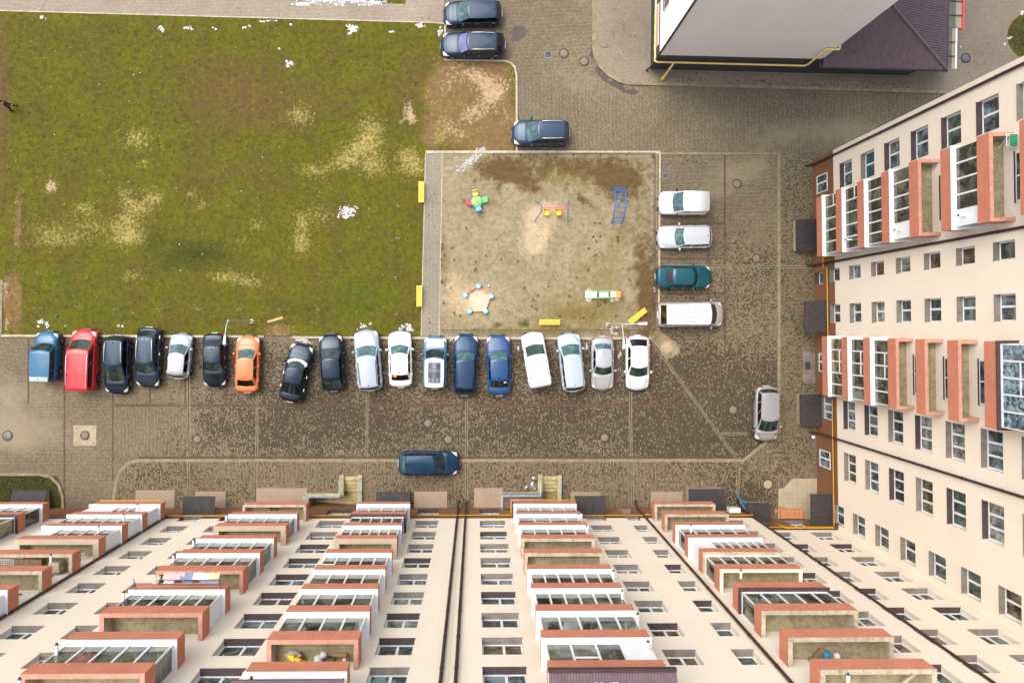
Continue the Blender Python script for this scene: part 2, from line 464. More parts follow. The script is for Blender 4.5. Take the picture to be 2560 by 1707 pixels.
OL, OL2 = (0.107, 0.109, 0.008), (0.094, 0.080, 0.013)
M_lawn = soil('lawn_soil', OL, OL2, [
    ('green', (0.066, 0.106, 0.008), (0.052, 0.078, 0.008), 1.2, 1.3, 0.22),
    ('brown', (0.128, 0.082, 0.030), (0.088, 0.058, 0.020), 1.3, 1.5, 0.25),
    ('dark', (0.030, 0.038, 0.007), (0.048, 0.058, 0.009), 1.8, 1.6, 0.45),
    ('dirt', (0.200, 0.130, 0.058), (0.135, 0.086, 0.034), 1.1, 0.9, 0.22),
    ('straw', (0.40, 0.335, 0.13), (0.24, 0.20, 0.05), 5.5, 2.5, 0.36),
    ('pale', (0.46, 0.345, 0.215), (0.32, 0.225, 0.13), 5.0, 2.4, 0.26)])
M_sand = soil('playground_sand', (0.300, 0.258, 0.164), (0.252, 0.212, 0.124), [
    ('olive', (0.185, 0.148, 0.050), (0.16, 0.125, 0.045), 1.4, 1.2, 0.3),
    ('brown', (0.125, 0.084, 0.036), (0.090, 0.060, 0.024), 1.4, 1.6, 0.28),
    ('pale', (0.46, 0.375, 0.245), (0.38, 0.30, 0.185), 1.6, 1.1, 0.26),
    ('dark', (0.07, 0.065, 0.02), (0.10, 0.085, 0.03), 2.2, 1.0, 0.2)], 0.6)
M_weed = plain('weed_leaf', (0.055, 0.062, 0.014), 0.9, 0.35, 9)
M_bed = soil('shrub_bed', (0.050, 0.050, 0.010), (0.034, 0.034, 0.008), [('straw', (0.22, 0.21, 0.05), (0.15, 0.15, 0.03), 3.0, 1.2, 0.2)], 0.9)

big = [(-300, -300), (300, -300), (300, 300), (-300, 300)]
area('ground', big, -0.03, M_lawn, 60, holes=PITS)

def moss_f(px, py):
    v = -0.30 if (py < 400 or px < 300) else 0.05
    if 300 <= px < 420 and py > 846: v -= .2*(420-px)/120
    if px > 1640 and 400 <= py < 560: v = -.25+.3*(py-400)/160
    if py > 846: v += 0.42*min(1, max(0, (px-330)/330))*min(1, max(0, (py-846)/60))
    if 846 < py < 905 and px < 1640: v += 0.22
    if px > 1640 and py > 560: v += 0.22*min(1, (py-560)/130)
    return v
_mb = blobs([(800,1060,150,70,0,.34),(690,1085,70,50,0,.25),(1000,1055,140,60,0,.30),(1330,1070,150,70,0,.34),(1420,1000,90,40,0,.2),(760,990,120,40,0,.2),(1650,1065,120,80,0,.55),
    (1780,1010,150,80,0,.42),(1820,960,90,60,0,.3),(1700,1110,90,30,0,.3),(540,1060,60,60,0,.25),(600,1080,60,40,0,.2),(1880,655,90,40,0,.3),(1850,740,90,60,0,.16),
    (1240,1040,60,60,0,.2),(1440,1040,60,50,0,.16),(1600,930,40,60,0,.2),(1300,955,260,60,0,.06),(700,940,90,50,0,.1),(60,960,30,70,0,.25),(300,1000,60,60,0,.0),
    (1700,400,40,30,0,.35),(1740,395,50,30,0,.25),(1415,75,120,60,0,.10),(1760,880,30,30,0,.4),(1900,1120,50,60,0,.3),(1120,225,0.1,0.1,0,0),(1305,270,40,30,0,.25),(250,1230,30,60,0,.2)])
_sb = blobs([(60,1085,130,55,0,.9),(120,980,130,50,0,.5),(0,1000,90,120,0,.5),(1480,215,120,60,0,.45),(1620,300,190,60,0,.34),(1990,330,150,50,0,.7),(1790,300,60,30,0,.3),
    (1830,430,90,40,0,.75),(1790,480,90,30,0,.55),(1900,400,40,50,0,.4),(1420,60,80,120,0,.35),(1350,200,60,60,0,.25),(230,1130,60,60,0,.35),(2150,330,100,60,0,.6)])
_wb = blobs([(1297,78,30,20,0,1.0),(1290,95,18,9,0,.8),(1478,128,12,30,-20,.85),(1500,172,14,28,-38,.9),(1530,204,38,12,26,1.0),(1575,228,34,9,14,.95),(1290,145,16,8,0,.7),(1310,265,18,10,-30,.5),
    (1760,880,20,16,0,.4),(1330,20,10,26,0,.35),(2090,226,60,5,2,.6),(1910,221,50,5,2,.5),(2230,231,70,6,2,.6),(60,950,12,40,10,.3),(205,1000,20,10,0,.42),(500,975,14,9,0,.4),(880,1000,22,9,0,.42),(1210,1015,18,8,0,.4),(1330,990,14,8,0,.45),(1700,560,18,9,0,.4),(1725,690,14,10,0,.42),(1480,1000,16,8,0,.4),(700,1020,26,8,0,.4),(1760,760,16,8,0,.4)])
RM = {'moss': lambda x, y: moss_f(x, y)+_mb(x, y), 'silt': _sb, 'wet': _wb}
area('road', [(-46, -15.8), (50, -15.8), (50, 32), (-46, 32)], 0.0, M_road, 0.55, RM, PITS)
area('lane', P((284,1017),(1655,1017),(1813,910),(1940,910),(1940,1078),(1902,1110),(1858,1142),(345,1142),(322,1146),(300,1160),(284,1185)), 0.004, M_lane, 0.55, RM)
area('lane', P((1295,196),(1500,196),(1530,205),(1570,214),(2420,238),(2420,376),(1295,376)), 0.004, M_lane, 0.55, RM)

_ms = blobs([(700,1235,120,18,0,.1),(560,1230,60,30,0,.22),(420,1190,90,40,0,.24),(330,1210,40,40,0,.2),(1310,1195,80,30,0,.2),(1010,1235,60,30,0,.3),(1160,1240,40,20,0,.3),(1700,1170,140,30,0,.15),(1850,1200,80,60,0,.35),(1880,1250,60,40,0,.7),(1500,1170,60,30,0,.1),
    (1990,860,25,60,0,.1),(1960,700,20,60,0,.2),(1990,1000,60,50,0,.1),(1980,1120,50,40,0,.25),(2000,470,40,60,0,.15)], 0.20)
WM = {'moss': _ms, 'silt': blobs([(2000,480,40,80,0,.4),(1990,900,30,60,0,.2),(1960,390,60,20,0,.5)]), 'wet': blobs([(1690,1250,30,10,0,.2)])}
SW = P((345,1150),(1858,1150)) + P((1903,1113),(1946,1079),(1946,384),(2045,384)) + [(27.5, 13.0), (27.5, -15.4)] + P((283,1300),(284,1240),(290,1205),(304,1174),(322,1156))
swS = [p for p in SW]
cutx, cuty = 23.38, -10.3
area('pavement', P((345,1150),(1858,1150)) + [(27.5, g(0,1150).y)] + [(27.5, -15.4)] + P((283,1300),(284,1240),(290,1205),(304,1174),(322,1156)), Z_WALK, M_walk, 0.5, WM, PITS, skirt=0.1)
area('pavement', P((1858,1150),(1903,1113),(1946,1079),(1946,384),(2045,384)) + [(27.5, 13.1), (27.5, g(0,1150).y)], Z_WALK, M_walkE, 0.5, WM, skirt=0.1)

lawn_poly = P((-200,22),(0,28),(1060,57),(1113,60),(1113,150),(1262,153),(1277,158),(1287,170),(1291,190),(1292,379),(1064,380),(1053,839),(5,837),(8,703),(-200,703))
LM = {'straw': blobs([(342,349,45,30,0,0.51),(752,288,42,30,0,0.51),(928,333,37,51,0,0.60),(897,372,47,27,0,0.51),(865,395,35,18,0,0.41),(1018,385,32,23,0,0.51),(789,427,42,21,0,0.50),(856,413,30,17,0,0.41),(933,418,42,25,0,0.60),(1034,418,37,30,0,0.60),
        (212,522,35,25,0,0.41),(315,490,21,30,0,0.46),(383,495,35,23,0,0.51),(347,522,37,21,0,0.55),(315,558,45,27,0,0.55),(320,596,51,25,0,0.60),(150,600,77,21,0,0.48),(225,567,45,21,0,0.41),(120,570,59,25,0,0.33),(478,485,21,18,0,0.41),(500,517,18,13,0,0.41),(644,562,25,17,0,0.43),(752,555,21,35,0,0.50),(755,610,25,31,0,0.57),(802,544,31,31,0,0.43),
        (563,693,51,16,0,0.55),(631,706,49,16,0,0.43),(330,690,35,23,0,0.33),(600,600,35,16,0,0.21),(360,410,27,16,0,0.33),(700,830,59,23,0,0.28),(1100,345,23,27,0,0.41),(1110,310,23,35,0,0.33)]),
      'dark': blobs([(440,650,90,48,0,.50),(500,628,70,40,0,.48),(388,594,44,34,0,.46),(560,640,60,40,0,.3),(766,774,38,22,0,.42),(540,745,60,20,0,.25),(700,760,50,20,0,.3),(160,660,24,18,0,.3),(140,95,60,40,0,.2),(450,210,80,50,0,.15),(330,230,80,40,0,.15)]),
      'brown': blobs([(563,158,240,90,0,.32),(640,300,200,70,0,.46),(586,225,200,70,0,.36),(563,431,200,50,0,.46),(330,240,90,40,0,.3),(270,670,130,60,0,.32),(3,260,30,300,0,.8),(60,560,50,120,0,.35),(480,690,120,30,0,.3),(880,230,140,80,0,.32),(700,640,130,60,0,.26),(1040,200,60,140,0,.5),(230,160,50,20,0,.3),(800,700,120,70,0,.2)]),
      'green': blobs([(920,760,140,70,0,.46),(490,560,80,50,0,.28),(150,700,70,60,0,.4),(420,300,120,60,0,.25),(160,300,120,120,0,.3),(900,640,120,100,0,.32),(600,780,200,30,0,.3),(1050,550,20,200,0,.4),(250,780,160,50,0,.4),(120,60,120,30,0,.2)]),
      'dirt': blobs([(1180,270,118,115,0,1.25),(1110,200,50,60,0,.45),(45,560,9,95,2,.9),(45,760,12,80,0,1.1),(22,745,20,70,0,1.1),(700,832,46,24,0,.95),(640,818,16,10,0,.4),(1250,340,60,50,0,.8),(1075,345,30,40,0,.5),(1240,170,60,30,0,.5)]),
      'pale': blobs([(128,467,17,17,0,1.0),(1023,277,11,32,-6,.9),(1035,300,10,16,-40,.7),(1002,305,6,10,0,.6),(1190,190,70,34,20,.46),(1215,220,60,26,40,.30),(1240,240,80,20,-50,.44),(1190,262,70,18,-50,.34),(1070,245,12,44,-16,.40),(1120,215,30,40,0,.34),(1140,330,50,20,35,.44),(1265,300,26,40,0,.3),(1180,290,50,20,0,.28),(1120,150,60,20,0,.2),(12,730,10,40,0,.55),(45,500,7,30,0,.55),(44,610,7,40,0,.45),(16,810,12,24,0,.55),(700,815,24,12,0,.3)])}
area('lawn', lawn_poly, Z_LAWN, M_lawn, 0.33, LM, skirt=0.1)
area('lawn', P((-200,-250),(1013,-200),(1013,11),(700,1),(0,-12),(-200,-18)), Z_LAWN, M_lawn, 0.5, {'green': blobs([], .3)}, skirt=0.1)
area('path', P((-200,-20),(0,-13),(700,0),(1014,11),(1014,-250),(1111,-250),(1111,59),(1060,57),(0,28),(-200,22)), Z_LAWN-0.012, M_path, 0.6, {'moss': blobs([(1080,50,60,14,0,.25),(700,14,60,8,0,.15)], -0.12), 'silt': blobs([(600,20,400,30,0,.2)]), 'wet': blobs([(690,28,12,6,0,.5),(560,30,30,4,0,.3)])})

PM = {'brown': blobs([(1400,415,220,40,0,.62),(1250,420,70,34,0,.3),(1560,465,90,60,0,.58),(1608,640,46,140,0,.60),(1310,455,60,22,10,.6),(1230,425,60,30,0,.45),(1620,760,30,90,0,.75),(1530,450,60,40,0,.4),(1340,480,30,14,20,.5),(1455,500,60,12,35,.6),(1240,470,20,16,30,.4),(1560,830,90,16,0,.5),(1480,790,120,30,0,.25),(1300,680,50,16,0,.2),(1170,500,60,30,0,.35)]),  # last brown blob: shade around the merry-go-round painted into the sand
      'olive': blobs([(1370,440,300,80,0,.34),(1490,690,110,90,0,.45),(1440,790,170,50,0,.6),(1560,590,60,60,0,.45),(1110,650,14,180,0,.55),(1200,640,100,60,0,.18),(1250,740,160,60,0,.15),(1450,430,150,50,0,.35),(1300,830,200,14,0,.5)]),
      'pale': blobs([(1345,585,34,56,8,.85),(1365,535,50,30,0,.6),(1180,752,100,62,0,.72),(1545,560,30,10,0,.7),(1490,465,20,10,0,.5),(1130,690,30,50,0,.3),(1230,560,120,70,0,.25),(1390,520,90,50,0,.25),(1300,620,120,50,0,.2),(1500,725,20,10,0,.4)]),
      'dark': blobs([(1245,812,22,12,0,.75),(1308,808,26,16,0,.75),(1180,826,30,12,0,.6),(1500,765,14,8,0,.5),(1395,838,30,6,0,.3)])}
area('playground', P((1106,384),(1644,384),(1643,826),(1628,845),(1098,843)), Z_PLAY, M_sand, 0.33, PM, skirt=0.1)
pen = [(1644,826),(1688,857),(1697,869),(1695,882),(1680,893),(1665,893),(1656,886),(1647,870),(1628,848)]
area('playground', P(*pen), Z_PLAY, M_sand, 0.3, {'pale': blobs([(1668,868,22,22,0,.8)]), 'dark': blobs([(1675,884,6,6,0,.9)]), 'brown': blobs([(1640,840,14,14,0,.6)])}, skirt=0.1)
area('path', P((1064,383),(1106,383),(1098,842),(1053,841)), Z_PLAY+0.012, M_path2, 0.4, {'moss': blobs([(1086,500,8,24,0,.4),(1072,800,10,30,0,.2)], -0.10)})
area('plaza', P((1487,-250),(1485,120),(1489,142),(1500,165),(1521,186),(1548,202),(1572,207),(2370,231),(2800,243),(2800,-250)), Z_WALK, M_plaza, 0.6,
     {'moss': blobs([(1700,205,240,14,0,.3),(1990,212,200,14,0,.45),(2200,218,120,12,0,.3),(1540,60,60,140,0,.12)], -0.05), 'silt': blobs([(1800,210,500,18,0,.4)])}, skirt=0.1)
area('lawn', P(*[(2578+62*math.cos(R(a)), 92+60*math.sin(R(a))) for a in range(0, 360, 15)]), Z_WALK+0.03, M_lawn, 0.3, {'brown': blobs([(2560,90,90,90,0,.35)]), 'dark': blobs([(2545,100,50,50,0,.45)])}, skirt=0.05)
area('shrub_bed', P((-200,1187),(100,1187),(128,1193),(147,1211),(156,1240),(157,1300),(-200,1300)), Z_LAWN, M_bed, 0.3, {'straw': blobs([(130,1205,20,14,0,.6),(20,1200,30,10,0,.2)])}, skirt=0.1)

# kerbs
def kerb(pts, wd=0.16, mat=M_kerb, z1=0.12):
    mb = MB(); ribbon(mb, P(*pts), wd, -0.01, z1); return tag(mb.build('kerb', mat, normals=True), kind='structure')
kerb([(5,839),(330,840),(660,841)], 0.17, M_kerbw); kerb([(731,843),(1100,845),(1626,846)], 0.17, M_kerbw)
kerb([(-60,704),(6,703),(3,838)], 0.2)
kerb([(1113,60),(1113,151),(1262,154),(1276,158),(1287,170),(1291,190),(1292,378)], 0.14, M_kerbw)
kerb([(1064,381),(1350,381),(1650,382)], 0.2, M_kerbw, 0.13); kerb([(1652,384),(1944,385)], 0.16, M_kerb, 0.05)
kerb([(1649,384),(1646,824)], 0.14, M_kerbw)
kerb(pen + [(1644,827)], 0.12, M_kerb)
kerb([(1485,-200),(1484,120),(1488,142),(1499,166),(1520,187),(1548,204),(1572,209),(2370,232),(2600,239)], 0.26, M_kerb)
kerb([(284,1300),(286,1240),(291,1206),(303,1175),(321,1157),(346,1150),(900,1150),(1400,1150),(1858,1150),(1903,1113),(1946,1079),(1946,384)], 0.22, M_kerb)
kerb([(-100,1185),(100,1185),(128,1191),(148,1210),(158,1240),(159,1300)], 0.2, M_kerb)
kerb([(1064,384),(1053,840)], 0.07, M_kerbw, 0.095); kerb([(1106,384),(1098,842)], 0.07, M_kerbw, 0.095)
kerb([(-60,26),(0,28),(1060,57),(1112,60)], 0.09, M_kerbw, 0.085)

# drain channels: two concrete rails with a slot
def channel(pts, z0=0.004):
    mb = MB(); p = P(*pts)
    ribbon(mb, p, 0.19, z0-0.02, z0+0.006, 0); ribbon(mb, p, 0.07, z0, z0+0.011, 1)
    return tag(mb.build('drain_channel', [M_kerb, M_slot], normals=True), kind='structure')
for pts in ([(471,930),(473,1142)], [(643,960),(642,1142)], [(918,975),(917,1142)], [(1167,985),(1166,1142)], [(1576,975),(1578,1142)], [(1629,852),(1838,1142)], [(1652,664),(1936,667)], [(1802,1084),(1870,1084)]): channel(pts)
for pts in ([(473,1155),(474,1245)], [(641,1155),(640,1240)], [(917,1155),(916,1180)], [(1166,1155),(1166,1245)], [(1579,1155),(1580,1255)], [(1843,1155),(1844,1240)], [(1954,668),(2026,668)]): channel(pts, Z_WALK)

# red sett lines between the bays
mb = MB()
def redl(a, b_, wd=0.13): ribbon(mb, P(a, b_), wd, -0.02, 0.009)
redl((284,1013),(1655,1013), .2); redl((1655,1013),(1813,907)); redl((1813,907),(1940,907)); redl((1812,388),(1812,905)); redl((346,1144),(1840,1144), .2)
redl((161,846),(161,1240)); redl((282,846),(282,1200))
for x in (71,375,463,565,657,745,833,928,1011,1101,1190,1278,1364,1453,1540,1629): redl((x,848),(x,1010))
for y in (559,647,735): redl((1656,y),(1810,y))
o = area_o = mb.build('bay_line', M_red, normals=True); tag(o, kind='structure')

# manholes and gullies
def manhole(px, py, r_=0.31, mat=M_iron, label='', z=0.0):
    p = g(px, py); mb = MB()
    mb.lathe([(r_+0.06, z-0.01), (r_+0.06, z+0.012), (r_, z+0.012), (r_, z+0.004)], 28, 1)
    mb.lathe([(r_-0.012, z+0.004), (r_-0.012, z+0.014), (r_*0.5, z+0.018), (0.02, z+0.018)], 28, 0)
    o = mb.build('manhole_cover', [mat, M_slot]); o.location = (p.x, p.y, 0)
    return tag(o, label, 'manhole', 'round manhole covers in the paving')
for a in ((19,1089,.34,M_ironb,'worn bluish manhole cover in the paving at the left edge'),
          (493,1098,.30,M_iron,'brown manhole cover beside the drain channel, nearest the concrete square'),
          (1070,1058,.31,M_iron,'brown manhole cover ringed by pale setts behind the dark blue estate car'),
          (1121,1099,.31,M_iron,'brown manhole cover close to the bonnet of the dark blue estate car'),
          (1512,1094,.31,M_iron,'brown manhole cover alone in the lane left of a drain channel'),
          (1833,1025,.31,M_iron,'brown manhole cover right of the diagonal drain channel by the silver estate'),
          (1843,460,.31,M_iron,'brown manhole cover in the side lot facing the white panel van'),
          (1891,646,.30,M_iron,'brown manhole cover just above the horizontal drain channel'),
          (1410,134,.32,M_iron,'brown manhole cover beside the square gully near the black estates'),
          (1461,154,.32,M_iron,'brown manhole cover next to the rounded kerb of the white tower')): manhole(*a)
manhole(1919,1210,.36,M_conc,'pale round manhole cover near the tiled corner porch', Z_WALK)
manhole(2412,147,.34,M_irond,'dark grey manhole cover on the pinkish plaza beside the low annexe', Z_WALK)
manhole(213,1088,.30,M_iron,'manhole cover in the middle of the square concrete slab', 0.03)
p = g(213,1088); mb = MB(); mb.box(-0.86,0.86,-0.77,0.77,-0.01,0.028)
for sx in (-.66,.66):
    for sy in (-.56,.56): mb.cyl(sx, sy, 0.028, 0.034, 0.07, 10, 1)
o = mb.build('concrete_slab', [M_conc, M_iron]); o.location = (p.x, p.y, 0); tag(o, 'pale square concrete slab set in the paving', 'slab')
def gully(px, py, wx, wy, label):
    p = g(px, py); mb = MB(); mb.box(-wx,wx,-wy,wy,-0.01,0.012,0); mb.box(-wx+.07,wx-.07,-wy+.07,wy-.07,0.0,0.016,1)
    o = mb.build('gully_frame', [M_ironb, M_slot]); b2 = MB()
    for i in range(5): b2.box(-wx+.07, wx-.07, -wy+.1+i*(2*wy-.2)/4-.014, -wy+.1+i*(2*wy-.2)/4+.014, 0.01, 0.022)
    o.location = (p.x, p.y, 0); b2.build('grating', M_irond, o); o.name = 'drain_gully'; tag(o, label, 'drain', 'square drain gullies')
gully(1371,137,.27,.27,'square drain gully with a grey frame near the round manholes')
gully(1663,440,.24,.22,'drain gully at the corner of the side lot by the white van')

# low weeds dotted over the playground and snow left over in clumps
mb = MB(); rnd = random.Random(3)
def tuft(x, y, z, r_, n=9):
    for _ in range(n):
        a = rnd.uniform(0, 6.283); d = r_*rnd.random()**0.5; l = rnd.uniform(.05, .12); wd = rnd.uniform(.02, .045)
        c = Vector((x+d*math.cos(a), y+d*math.sin(a), z)); t = Vector((math.cos(a), math.sin(a), rnd.uniform(.3, 1.2))).normalized()*l; s_ = Vector((-math.sin(a), math.cos(a), 0))*wd
        mb.add([c-s_, c+s_, c+t+s_*.4, c+t-s_*.4], [(0,1,2,3)])
W = [(1188,675,.20),(1190,655,.08),(1105,705,.10),(1127,720,.08),(1135,783,.12),(1152,790,.12),(1136,650,.10),(1253,650,.07),(1295,654,.08),(1130,621,.08),(1482,593,.10),(1500,592,.09),(1490,605,.09),(1487,558,.09),(1500,560,.08),(1543,594,.10),(1545,603,.10),(1490,638,.10),(1470,622,.06),(1473,622,.06),(1371,716,.09),(1345,740,.10),(1330,765,.06),(1332,750,.08),(1483,641,.08),(1573,702,.09),(1420,758,.12),(1470,675,.06),(1497,762,.26),(1460,795,.10),(1400,790,.10),(1340,772,.07),(1106,622,.14),(1106,612,.12),(1103,650,.12),(1112,640,.10),(1104,665,.14),(1110,757,.10),(1625,763,.12),(1628,620,.08),(1423,740,.12),(1441,695,.07),(1512,755,.12),(1540,790,.10),(1165,570,.05),(1215,640,.06),(1241,600,.05),(1310,720,.08)]
for px, py, r_ in W:
    p = g(px, py); tuft(p.x, p.y, Z_PLAY, r_*.55, int(5+80*r_))
for _ in range(90):
    p = g(rnd.uniform(1110,1635), rnd.uniform(560,835)); tuft(p.x, p.y, Z_PLAY, .02, 2)
for _ in range(2600):
    p = g(rnd.uniform(8,1050), rnd.uniform(65,830)); tuft(p.x, p.y, Z_LAWN, .12, 3)
for _ in range(420):
    a = rnd.uniform(0,6.28); q = 56*rnd.random()**.5; p = g(2578+q*math.cos(a), 92+q*math.sin(a)); tuft(p.x, p.y, Z_WALK+.03, .12, 6)
for _ in range(300):
    p = g(rnd.uniform(-40,150), rnd.uniform(1192,1250)); tuft(p.x, p.y, Z_LAWN, .10, 7)
tag(mb.build('grass_tufts', M_weed), 'low green weeds and grass tufts', 'weeds', kind='stuff')

mb = MB()
slush = .35
def lump(x, y, z, r_, hgt):
    n = 7; a0 = rnd.uniform(0, 6.28); vs = []
    for k, (rr, zz) in enumerate(((1, 0), (.62, .75))):
        for j in range(n): q = a0+2*math.pi*j/n; s_ = rr*rnd.uniform(.7, 1.25); vs.append((x+r_*s_*math.cos(q), y+r_*s_*math.sin(q), z+hgt*zz*rnd.uniform(.8, 1.2)))
    vs.append((x, y, z+hgt))
    mb.add(vs, [(j, (j+1) % n, n+(j+1) % n, n+j) for j in range(n)] + [(n+j, n+(j+1) % n, 2*n) for j in range(n)], 1 if rnd.random() < slush else 0, True)
def snow(px, py, rx, ry, n, z=Z_LAWN, r0=.05, r1=.14, ang=0):
    c, s_ = math.cos(R(ang)), math.sin(R(ang)); n = int(n*1.7); seeds = [(rnd.gauss(0, .45), rnd.gauss(0, .45)) for _ in range(max(2, n//9))]
    for _ in range(n):
        sx, sy = seeds[int(rnd.random()**1.7*len(seeds))]
        u, v = (sx+rnd.gauss(0, .16))*rx, (sy+rnd.gauss(0, .16))*ry
        p = g(px+u*c-v*s_, py+u*s_+v*c); r_ = (r0+(r1-r0)*rnd.random()**2)*.62; lump(p.x, p.y, z-.005, r_, r_*rnd.uniform(.25, .5))
for a in ((880,72,20,8,70),(878,80,16,6,40),(108,46,10,9,16),(405,74,14,8,30),(480,70,20,8,18),(535,72,10,6,8),(625,68,18,8,14),(665,55,30,4,16),(730,62,10,5,10),(980,78,14,6,16),(1050,66,22,8,40),(1100,80,10,14,30),(720,162,13,14,34),(698,122,4,3,4),(872,530,20,14,110),(865,542,14,8,40),(860,516,8,5,10),
          (103,803,7,8,34),(98,815,3,4,8),(118,810,6,10,36),(302,815,7,4,14),(164,815,4,2,5),(908,816,9,7,34),(930,812,14,6,14),(1020,818,14,8,60),(1004,822,8,5,12),(895,824,3,2,5),(1526,830,10,8,24),(1537,818,8,4,10),(1540,834,5,4,8),(1446,748,0.1,0.1,1),(1636,726,3,5,8)): snow(*a)
slush = .5
snow(840,2,90,5,240, Z_LAWN, .06, .15); snow(780,11,60,5,70, Z_LAWN, .06, .14); snow(930,8,50,6,120)
slush = .75
snow(1180,398,42,9,150, Z_PLAY, .05, .12, -42); snow(1165,410,50,18,70, Z_PLAY, .03, .06)
snow(1200,376,16,5,40, Z_LAWN, .05, .12, -42)
slush = .3
snow(1332,1192,4,6,14, Z_WALK); snow(1330,1212,7,6,22, Z_WALK); snow(1316,1216,3,5,10, Z_WALK)
for _ in range(60):
    p = g(rnd.uniform(10,1050), rnd.uniform(70,825)); lump(p.x, p.y, Z_LAWN, rnd.uniform(.015,.045), .02)
for _ in range(40):
    p = g(rnd.uniform(1112,1630), rnd.uniform(395,830)); lump(p.x, p.y, Z_PLAY, rnd.uniform(.012,.035), .02)
snow(2555,40,10,12,20, Z_WALK+.03); snow(2524,95,8,7,16, Z_WALK+.03); snow(2508,112,5,5,9, Z_WALK); snow(2400,119,2.5,1.5,4, Z_WALK)
snow(1467,870,3,12,22, .0); snow(1471,848,6,4,10, .0); snow(1297,866,3,8,14, .0); snow(960,928,6,10,14, .0,.03,.07); snow(1548,890,6,18,26, .0,.04,.09); snow(1547,930,5,18,14, .0,.03,.06); snow(1127,853,3,6,8, .0); snow(755,848,24,5,110, .0, .05,.13, 14); snow(1370,900,2,10,5,.0,.03,.05)
tag(mb.build('snow', [M_snow, M_slush], normals=True), 'patchy leftover snow on grass, sand and paving', 'snow', kind='stuff')

# saplings on the lawn
M_stick = plain('sapling_bark', (0.58, 0.52, 0.38), 0.8, 0.15)
M_leafd = plain('sapling_leaf', (0.05, 0.09, 0.04), 0.8, 0.3)
def sapling_mesh(hh, bend):
    mb = MB(); mb.tube([(0,0,0), (bend*.3,0,hh*.5), (bend,bend*.4,hh)], [.034,.030,.020], 6)
    for k in range(3):
        z = hh*(.5+.16*k); mb.tube([(bend*.5,0,z), (bend*.5+.14*math.cos(k*2.2), .14*math.sin(k*2.2), z+.16)], [.011,.006], 5)
    return mb.mesh('sapling_stem', M_stick)
sm_ = [sapling_mesh(1.35, .04), sapling_mesh(1.5, .10), sapling_mesh(1.2, -.08)]
mbl = MB()
for j in range(14):
    a = j*2.4; mbl.add([(0,0,.02),(.05*math.cos(a)-.02*math.sin(a),.05*math.sin(a),.06),(.16*math.cos(a),.16*math.sin(a),.03),(.05*math.cos(a)+.02*math.sin(a),.05*math.sin(a)-.02,.05)], [(0,1,2,3)])
leafm = mbl.mesh('base_leaves', M_leafd)
for i, (px, py) in enumerate(((110,772),(213,769),(300,772),(411,773),(511,772),(609,774),(707,774),(803,776),(895,780),(995,785),(992,694),(996,600),(998,521))):
    t = thing('sapling', 'thin bare sapling stem planted along the edge of the lawn', 'sapling', (*g(px, py)[:2], Z_LAWN), i*1.1, 'saplings along the lawn edge')
    link('stem', sm_[i % 3], t); o_ = link('base_leaves', leafm, t); o_.scale = (.6, .6, .6)
# ================================================================== buildings
M_cream = render_wall('cream_render', (0.775, 0.695, 0.578), (0.62, 0.515, 0.385))
M_brown = plain('brown_render', (0.185, 0.080, 0.036), 0.9, 0.10, 0.8, bmp=0.15, dirt=((0.15, 0.075, 0.04), 0.35))
M_redp = plain('terracotta_render', (0.50, 0.182, 0.108), 0.9, 0.08, 1.2, bmp=0.25, fine=30, dirt=((0.55, 0.27, 0.20), 0.35))
M_rimred = plain('terracotta_rim', (0.46, 0.22, 0.16), 0.9, 0.12, 3, bmp=0.2, dirt=((0.58, 0.46, 0.34), 0.4))
M_rimconc = plain('bare_concrete_rim', (0.42, 0.36, 0.26), 0.9, 0.2, 2, bmp=0.4, dirt=((0.10, 0.09, 0.05), 0.6))
M_rimtile = plain('beige_tile_rim', (0.40, 0.315, 0.225), 0.6, 0.07, 2)
M_rimcream = plain('cream_rim', (0.68, 0.58, 0.45), 0.8, 0.06, 2)
M_white = plain('white_pvc', (0.72, 0.74, 0.75), 0.35, 0.04, 2)
M_panel = plain('white_panel', (0.74, 0.78, 0.80), 0.4, 0.03, 2)
M_dkmet = plain('dark_brown_metal', (0.050, 0.028, 0.028), 0.5, 0.2, 3)
M_pipe = plain('dark_brown_pipe', (0.038, 0.018, 0.016), 0.45, 0.15, 3)
M_sillg = plain('grey_sill', (0.165, 0.148, 0.128), 0.6, 0.2, 2, dirt=((0.10, 0.09, 0.08), 0.5))
M_silld = plain('purple_brown_sill', (0.050, 0.034, 0.037), 0.5, 0.2, 2)
M_floor = plain('balcony_floor', (0.27, 0.23, 0.14), 0.9, 0.25, 2.5, bmp=0.2, dirt=((0.12, 0.10, 0.05), 0.6))
M_inner = plain('balcony_inside', (0.42, 0.36, 0.25), 0.9, 0.2, 2, bmp=0.15, dirt=((0.2, 0.17, 0.1), 0.4))
M_glass = glass_mat('window_glass', (0.042, 0.068, 0.062), bright=(0.10, 0.150, 0.138))
M_glassb = glass_mat('window_glass_blue', (0.05, 0.075, 0.085), bright=(0.20, 0.27, 0.29))
M_glasst = glass_mat('window_glass_teal_blind', (0.005, 0.13, 0.17), bright=(0.008, 0.16, 0.20))
M_glassc = glass_mat('window_glass_curtain', (0.08, 0.15, 0.20), bright=(0.30, 0.42, 0.48), scale=4.0)
M_glasscu = glass_mat('window_net_curtain', (0.16, 0.18, 0.165), bright=(0.34, 0.36, 0.33), scale=2.2)
M_glassw = glass_mat('window_warm_room', (0.075, 0.055, 0.030), bright=(0.17, 0.12, 0.07), scale=2.5)
M_bglass = glass_mat('balcony_glass', (0.050, 0.056, 0.042), bright=(0.14, 0.15, 0.11), scale=0.9)
M_bglasso = glass_mat('balcony_glass_olive', (0.12, 0.105, 0.05), bright=(0.24, 0.21, 0.11), scale=0.8)
